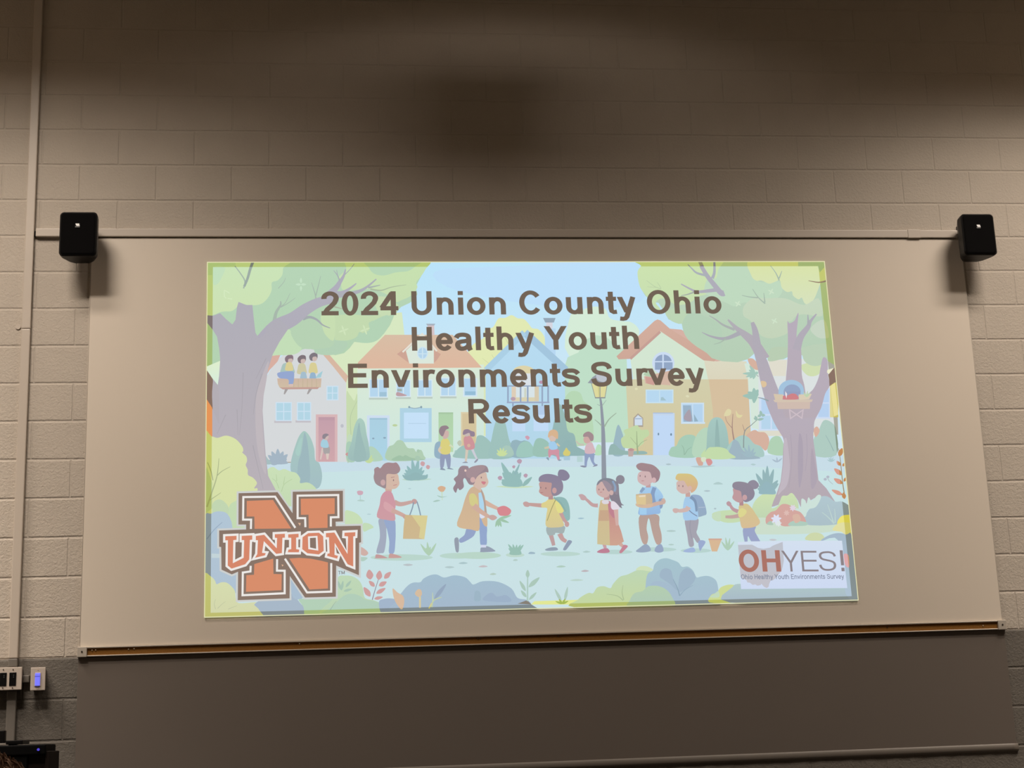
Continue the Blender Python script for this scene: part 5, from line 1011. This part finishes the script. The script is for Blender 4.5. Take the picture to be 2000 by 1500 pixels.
def write(s, left, right, k, col, capscale=1.0, fit=None, h=None):
    """write s between two measured baseline points (photo pixels) of the slide"""
    g, V_, H_ = glyphs(k)
    a, b = to_sl(*left), to_sl(*right)
    adv = sum(g[ch][0] for ch in s)-fit[0]-fit[1]
    ux, uy = (b[0]-a[0])/adv, (b[1]-a[1])/adv; sy = math.hypot(ux, uy)*capscale if h is None else h/716
    def put(x, y): return to_px(a[0]+ux*x+0*y, a[1]+uy*x-sy*y)
    pen = -fit[0]; OR[:] = [0, 0, 1]
    for ch in s:
        ad, st = g[ch]
        for q in st:
            kd = q[0]
            if kd == 'ring':
                _, cx, cy, ox, oy = q; n = 32
                O_ = [(cx+ox*math.cos(2*math.pi*i/n), cy+oy*math.sin(2*math.pi*i/n)) for i in range(n)]
                I_ = [(cx+(ox-V_)*math.cos(2*math.pi*i/n), cy+(oy-H_)*math.sin(2*math.pi*i/n)) for i in range(n)]
                L0 = LAYER[0]
                for i in range(n):
                    LAYER[0] = L0; j = (i+1) % n
                    emit_poly([put(pen+x, y) for x, y in (O_[i], O_[j], I_[j], I_[i])], col, False)
                continue
            pts = q[1]
            if kd == 'curve': pts = crom(pts, False, 5)
            n = len(pts); row = []
            for i in range(n):
                p, r = pts[max(0, i-1)], pts[min(n-1, i+1)]; dx, dy = r[0]-p[0], r[1]-p[1]; d = math.hypot(dx, dy) or 1
                nx, ny = -dy/d, dx/d; hx, hy = nx*V_/2, ny*H_/2
                c = pts[i]; row.append(((c[0]+hx, c[1]+hy), (c[0]-hx, c[1]-hy)))
            # diagonal strokes of v, y, Y, 4, M end level with the line they start on
            if kd == 'line' and abs(pts[0][0]-pts[1][0]) > 30 and abs(pts[0][1]-pts[1][1]) > 30:
                dx, dy = pts[1][0]-pts[0][0], pts[1][1]-pts[0][1]; L_ = math.hypot(dx, dy); hw = V_*.5*L_/abs(dy)*.97
                row = [((c[0]+hw, c[1]), (c[0]-hw, c[1])) for c in pts]
            L0 = LAYER[0]
            for i in range(n-1):
                LAYER[0] = L0
                emit_poly([put(pen+x, y) for x, y in (row[i][0], row[i+1][0], row[i+1][1], row[i][1])], col, False)
        pen += ad
TX = (114, 99, 86)
start('title_text', 'bold brown title lettering')
write('2024 Union County Ohio', (628, 617), (1409.5, 613), 1, TX, fit=(30, 40))
write('Healthy Youth', (804.8, 686), (1248.3, 682.5), 1, TX, fit=(72, 65))
write('Environments Survey', (680, 758.8), (1376.3, 753.5), 1, TX, fit=(73, 10))
write('Results', (915.4, 827.8), (1155, 825.5), 1, TX, fit=(73, 50))

# ---- survey logo, bottom right of the slide
start('survey_logo', 'white card with the survey logo over a grey state outline'); o(1430, 1030)
G(((212, 224, 240), (206, 218, 242)), [(78, 225), (260, 215), (750, 207), (1640, 204), (1720, 915), (125, 930)], False)
G(((190, 194, 204), (196, 194, 202)), [(80, 268), (290, 264), (330, 285), (380, 312), (460, 326), (560, 308), (600, 280), (660, 255), (750, 222), (760, 400), (768, 500), (750, 600), (735, 650), (690, 710), (640, 770), (600, 800), (570, 800), (545, 860), (540, 895), (510, 915), (470, 895), (430, 850), (420, 870), (370, 880), (340, 860), (300, 868), (260, 835), (220, 830), (205, 795), (150, 770), (118, 740)], False)
RU, GR = (172, 116, 104), (142, 132, 136)
def pxs(x, y): return (1430+x/7.692, 1030+y/7.692)
write('O', pxs(104, 668), pxs(408, 668), 1.08, RU, 1, (42, 42), 54.5); write('H', pxs(452, 668), pxs(730, 668), 1.0, RU, 1, (72, 72), 54)
write('Y', pxs(757, 667), pxs(1012, 667), .50, GR, 1, (45, 45), 52.5); write('E', pxs(1062, 665), pxs(1290, 665), .50, GR, 1, (110, 45), 52); write('S', pxs(1322, 663), pxs(1560, 663), .50, GR, 1, (95, 85), 52); write('!', pxs(1636, 662), pxs(1680, 662), .50, GR, 1, (131, 131), 53)
write('Ohio Healthy Youth Environments Survey', pxs(128, 782), pxs(1672, 775), .72, (122, 130, 150), 1, (42, 10), 12)
o(415, 945, 6.25)
def pl6(x, y): return (415+x/6.25, 945+y/6.25)
start('trademark_text'); write('TM', pl6(1535, 1108), pl6(1615, 1106), .8, (130, 120, 120), 1.0, (20, 72))
flush()


# ------------------------------------------------------------------ lectern with equipment, bottom left corner
LY = -.5
def lx(u, y, v=1460): return at(u, v, y).x
lect = empty('lectern', (lx(60, LY), LY, 0), 'black lectern with a blue indicator light standing by the wall at the lower left corner', 'lectern')
lo = lect.location
xr = at(109, 1460, LY+.25).x; xl = xr-.78; zt = at(80, 1453.5, LY).z; zb2 = at(80, 1474, LY).z
top = link('top_housing', box(bmesh.new(), xl, xr, LY, LY+.25, zb2, zt, .006, 2, lo), M_lect, lect)
pl = at(75, 1464, LY)
led = link('indicator_light', cyl(bmesh.new(), Vector((pl.x, LY-.002, pl.z))-lo, .006, .006), M_led, top); led['label'] = 'small blue indicator light'
xr2 = at(115.5, 1480, LY+.25).x; zs = at(112, 1466, LY).z
link('side_panel', box(bmesh.new(), xr2-.022, xr2, LY+.01, LY+.25, 0, zs, .003, 1, lo), M_lectp, lect)
link('front_panel', box(bmesh.new(), xr2-.10, xr2-.022, LY+.02, LY+.035, .05, zb2, .002, 1, lo), M_lectp, lect)
link('cabinet_body', box(bmesh.new(), xl, xr2-.101, LY+.005, LY+.24, .05, zb2, .004, 1, lo), M_lect, lect)
link('plinth', box(bmesh.new(), xl+.02, xr2-.03, LY+.04, LY+.24, 0, .05, 0, 1, lo), M_lect, lect)
bx0, bx1 = lx(6.5, LY+.04), lx(44, LY+.04); bz1 = at(30, 1446, LY+.04).z
am = empty('equipment_box', (bx0, LY+.04, zt), 'flat black equipment box lying on top of the lectern', 'equipment box'); ao = am.location
link('casing', box(bmesh.new(), bx0+.01, bx1, LY+.04, LY+.2, zt+.004, bz1, .003, 2, ao), M_black, am)
link('foot', box(bmesh.new(), bx1-.06, bx1-.03, LY+.05, LY+.08, zt, zt+.005, 0, 1, ao), M_black, am)
link('foot', box(bmesh.new(), bx0+.02, bx0+.04, LY+.05, LY+.08, zt, zt+.005, 0, 1, ao), M_black, am)
mx = lx(6.3, LY+.02); mz = at(3, 1439.5, LY+.02).z
mo = empty('monitor', (mx-.28, LY+.08, zt), 'black monitor on the lectern, cut off by the left frame edge', 'monitor'); mm_ = mo.location
link('screen_housing', box(bmesh.new(), mx-.56, mx, LY+.04, LY+.08, zt+.012, mz+.03, .004, 2, mm_), M_black, mo)
link('base', box(bmesh.new(), mx-.38, mx-.18, LY+.03, LY+.115, zt, zt+.012, .003, 1, mm_), M_black, mo)

# ------------------------------------------------------------------ seated person in the front row (only the hair shows)
HX, HY, HZ = at(-52, 1606, -5.2)
pers = empty('person', (HX, HY+.02, 0), 'seated person with tousled light brown hair, seen from behind at the lower left corner', 'person')
pb = pers.location
def skinned(name, verts, edges, radii, m, parent, root=0, sub=2):
    me = bpy.data.meshes.new(name); me.from_pydata([Vector(v)-pb for v in verts], edges, []); me.materials.append(m)
    ob = bpy.data.objects.new(name, me); C.objects.link(ob); ob.parent = parent
    sk = ob.modifiers.new('skin', 'SKIN'); sk.use_smooth_shade = True
    for i, r in enumerate(radii):
        me.skin_vertices[0].data[i].radius = r if isinstance(r, tuple) else (r, r); me.skin_vertices[0].data[i].use_root = (i == root)
    s = ob.modifiers.new('sub', 'SUBSURF'); s.levels = sub; s.render_levels = sub
    return ob
hx, hy = HX, HY
V_ = [(hx, hy-.05, .50), (hx, hy-.04, .66), (hx, hy-.02, .82), (hx, hy, .93), (hx, hy+.01, .985), (hx, hy+.02, HZ-.07), (hx, hy+.03, HZ-.01),
      (hx-.17, hy, .90), (hx-.22, hy+.05, .66), (hx-.20, hy+.27, .62), (hx-.17, hy+.36, .62),
      (hx+.17, hy, .90), (hx+.22, hy+.05, .66), (hx+.20, hy+.27, .62), (hx+.17, hy+.36, .62),
      (hx-.10, hy, .50), (hx-.11, hy+.42, .51), (hx-.11, hy+.46, .10), (hx-.11, hy+.58, .05),
      (hx+.10, hy, .50), (hx+.11, hy+.42, .51), (hx+.11, hy+.46, .10), (hx+.11, hy+.58, .05)]
E_ = [(0, 1), (1, 2), (2, 3), (3, 4), (4, 5), (5, 6), (3, 7), (7, 8), (8, 9), (9, 10), (3, 11), (11, 12), (12, 13), (13, 14), (0, 15), (15, 16), (16, 17), (17, 18), (0, 19), (19, 20), (20, 21), (21, 22)]
Rd = [(.15, .11), (.14, .10), (.16, .11), (.12, .08), .052, (.078, .092), (.072, .09), .07, .048, .036, .03, .07, .048, .036, .03, .10, .075, .05, .04, .10, .075, .05, .04]
skinned('body', V_, E_, Rd, M_cloth, pers)
# hair: a cap of loose wavy locks over the head
hc = Vector((hx, hy+.02, HZ)); bm = bmesh.new()
bmesh.ops.create_uvsphere(bm, u_segments=28, v_segments=18, radius=1)
for v in bm.verts:
    k = 1+.05*math.sin(v.co.x*9+v.co.z*7)+.04*math.sin(v.co.y*13)
    v.co = Vector((v.co.x*.093*k, v.co.y*.108*k, v.co.z*.112*k-.01)) + hc - pb
hair = link('hair', bm, M_hair, pers, True)
cu = bpy.data.curves.new('hair_locks', 'CURVE'); cu.dimensions = '3D'; cu.bevel_depth = .0019; cu.bevel_resolution = 1
for i in range(900):
    th = random.uniform(0, 2*math.pi); ph = random.uniform(0, 1.5)
    d = Vector((math.sin(ph)*math.cos(th), math.sin(ph)*math.sin(th), math.cos(ph)))
    s = cu.splines.new('POLY'); n = 9; s.points.add(n-1); tang = Vector((d.x, d.y, -.9)).normalized()
    f1, f2 = random.uniform(0, 6), random.uniform(.7, 1.2)
    for j in range(n):
        t = j/(n-1); p = Vector((d.x*.096, d.y*.11, d.z*.114)) + tang*t*.12*f2
        r = p.length; p = p*(max(r, .104)/r) + Vector((math.sin(f1+t*9), math.cos(f1+t*8), math.sin(f1*2+t*10)))*.006
        q = p+hc-pb; s.points[j].co = (q.x, q.y, q.z, 1); s.points[j].radius = 1-.6*t
cu.materials.append(M_hair)
tmpo = bpy.data.objects.new('tmp_locks', cu); C.objects.link(tmpo)
me = bpy.data.meshes.new_from_object(tmpo); bpy.data.objects.remove(tmpo)
lk_ = bpy.data.objects.new('hair_locks', me); C.objects.link(lk_); lk_.parent = hair
ch = empty('chair', (hx, hy-.02, 0), 'dark chair under the seated person, below the frame', 'chair'); cho = ch.location
link('seat', box(bmesh.new(), hx-.24, hx+.24, hy-.28, hy+.25, .355, .39, .01, 2, cho), M_lect, ch)
link('backrest', box(bmesh.new(), hx-.22, hx+.22, hy-.29, hy-.26, .5, .82, .01, 2, cho), M_lect, ch)
for sx in (-.21, .21):
    link('leg', box(bmesh.new(), hx+sx-.012, hx+sx+.012, hy+.2, hy+.224, 0, .37, .002, 1, cho), M_black, ch)
    link('leg', box(bmesh.new(), hx+sx-.012, hx+sx+.012, hy-.284, hy-.26, 0, .55, .002, 1, cho), M_black, ch)

# ------------------------------------------------------------------ ceiling lamps (above the frame) and the hanging projector
M_lens = mat('lamp_lens', (240, 230, 210), .4, emit=(255, 226, 190), es=1.5)
LN_ = ['recessed ceiling lamp above the left end of the whiteboard, second row from the wall', 'recessed ceiling lamp above the left end of the whiteboard, nearer the wall',
       'recessed ceiling lamp at the far left, close to the front wall', 'recessed ceiling lamp at the far left, well back in the room',
       'recessed ceiling lamp over the middle of the whiteboard, behind the projector', 'recessed ceiling lamp above the right end of the whiteboard, second row from the wall',
       'recessed ceiling lamp above the right end of the whiteboard, nearer the wall', 'recessed ceiling lamp at the far right, close to the front wall']
for (n, x, y, sx, sy, pw, sp_), lb in zip(LIGHTS, LN_):
    t = empty('ceiling_lamp', (x, y, ZC), lb, 'ceiling lamp', None); to = t.location
    bm = bmesh.new()
    for a, b, c, d in ((x-sx/2-.03, x-sx/2, y-sy/2-.03, y+sy/2+.03), (x+sx/2, x+sx/2+.03, y-sy/2-.03, y+sy/2+.03), (x-sx/2, x+sx/2, y-sy/2-.03, y-sy/2), (x-sx/2, x+sx/2, y+sy/2, y+sy/2+.03)):
        box(bm, a, b, c, d, ZC-.028, ZC, .002, 1, to)
    link('frame', bm, M_plate, t)
    link('lens', box(bmesh.new(), x-sx/2, x+sx/2, y-sy/2, y+sy/2, ZC-.012, ZC-.006, 0, 1, to), M_lens, t)
PX, PY, PZ = 2.32, -1.2, 5.372
pj = empty('projector', (PX, PY, PZ), 'ceiling mounted projector hanging above the frame in front of the whiteboard', 'projector'); pjo = pj.location
link('housing', box(bmesh.new(), PX-.33, PX+.33, PY-.15, PY+.11, PZ-.07, PZ+.07, .015, 3, pjo), M_plate, pj)
link('lens_barrel', cyl(bmesh.new(), Vector((PX+.1, PY+.12, PZ))-pjo, .035, .04, seg=24), M_black, pj)
link('ceiling_pole', cyl(bmesh.new(), Vector((PX, PY, (PZ+.07+ZC)/2))-pjo, .02, ZC-PZ-.07, 'Z', 16), M_plate, pj)
link('mounting_plate', box(bmesh.new(), PX-.1, PX+.1, PY-.1, PY+.1, ZC-.015, ZC, .002, 1, pjo), M_plate, pj)
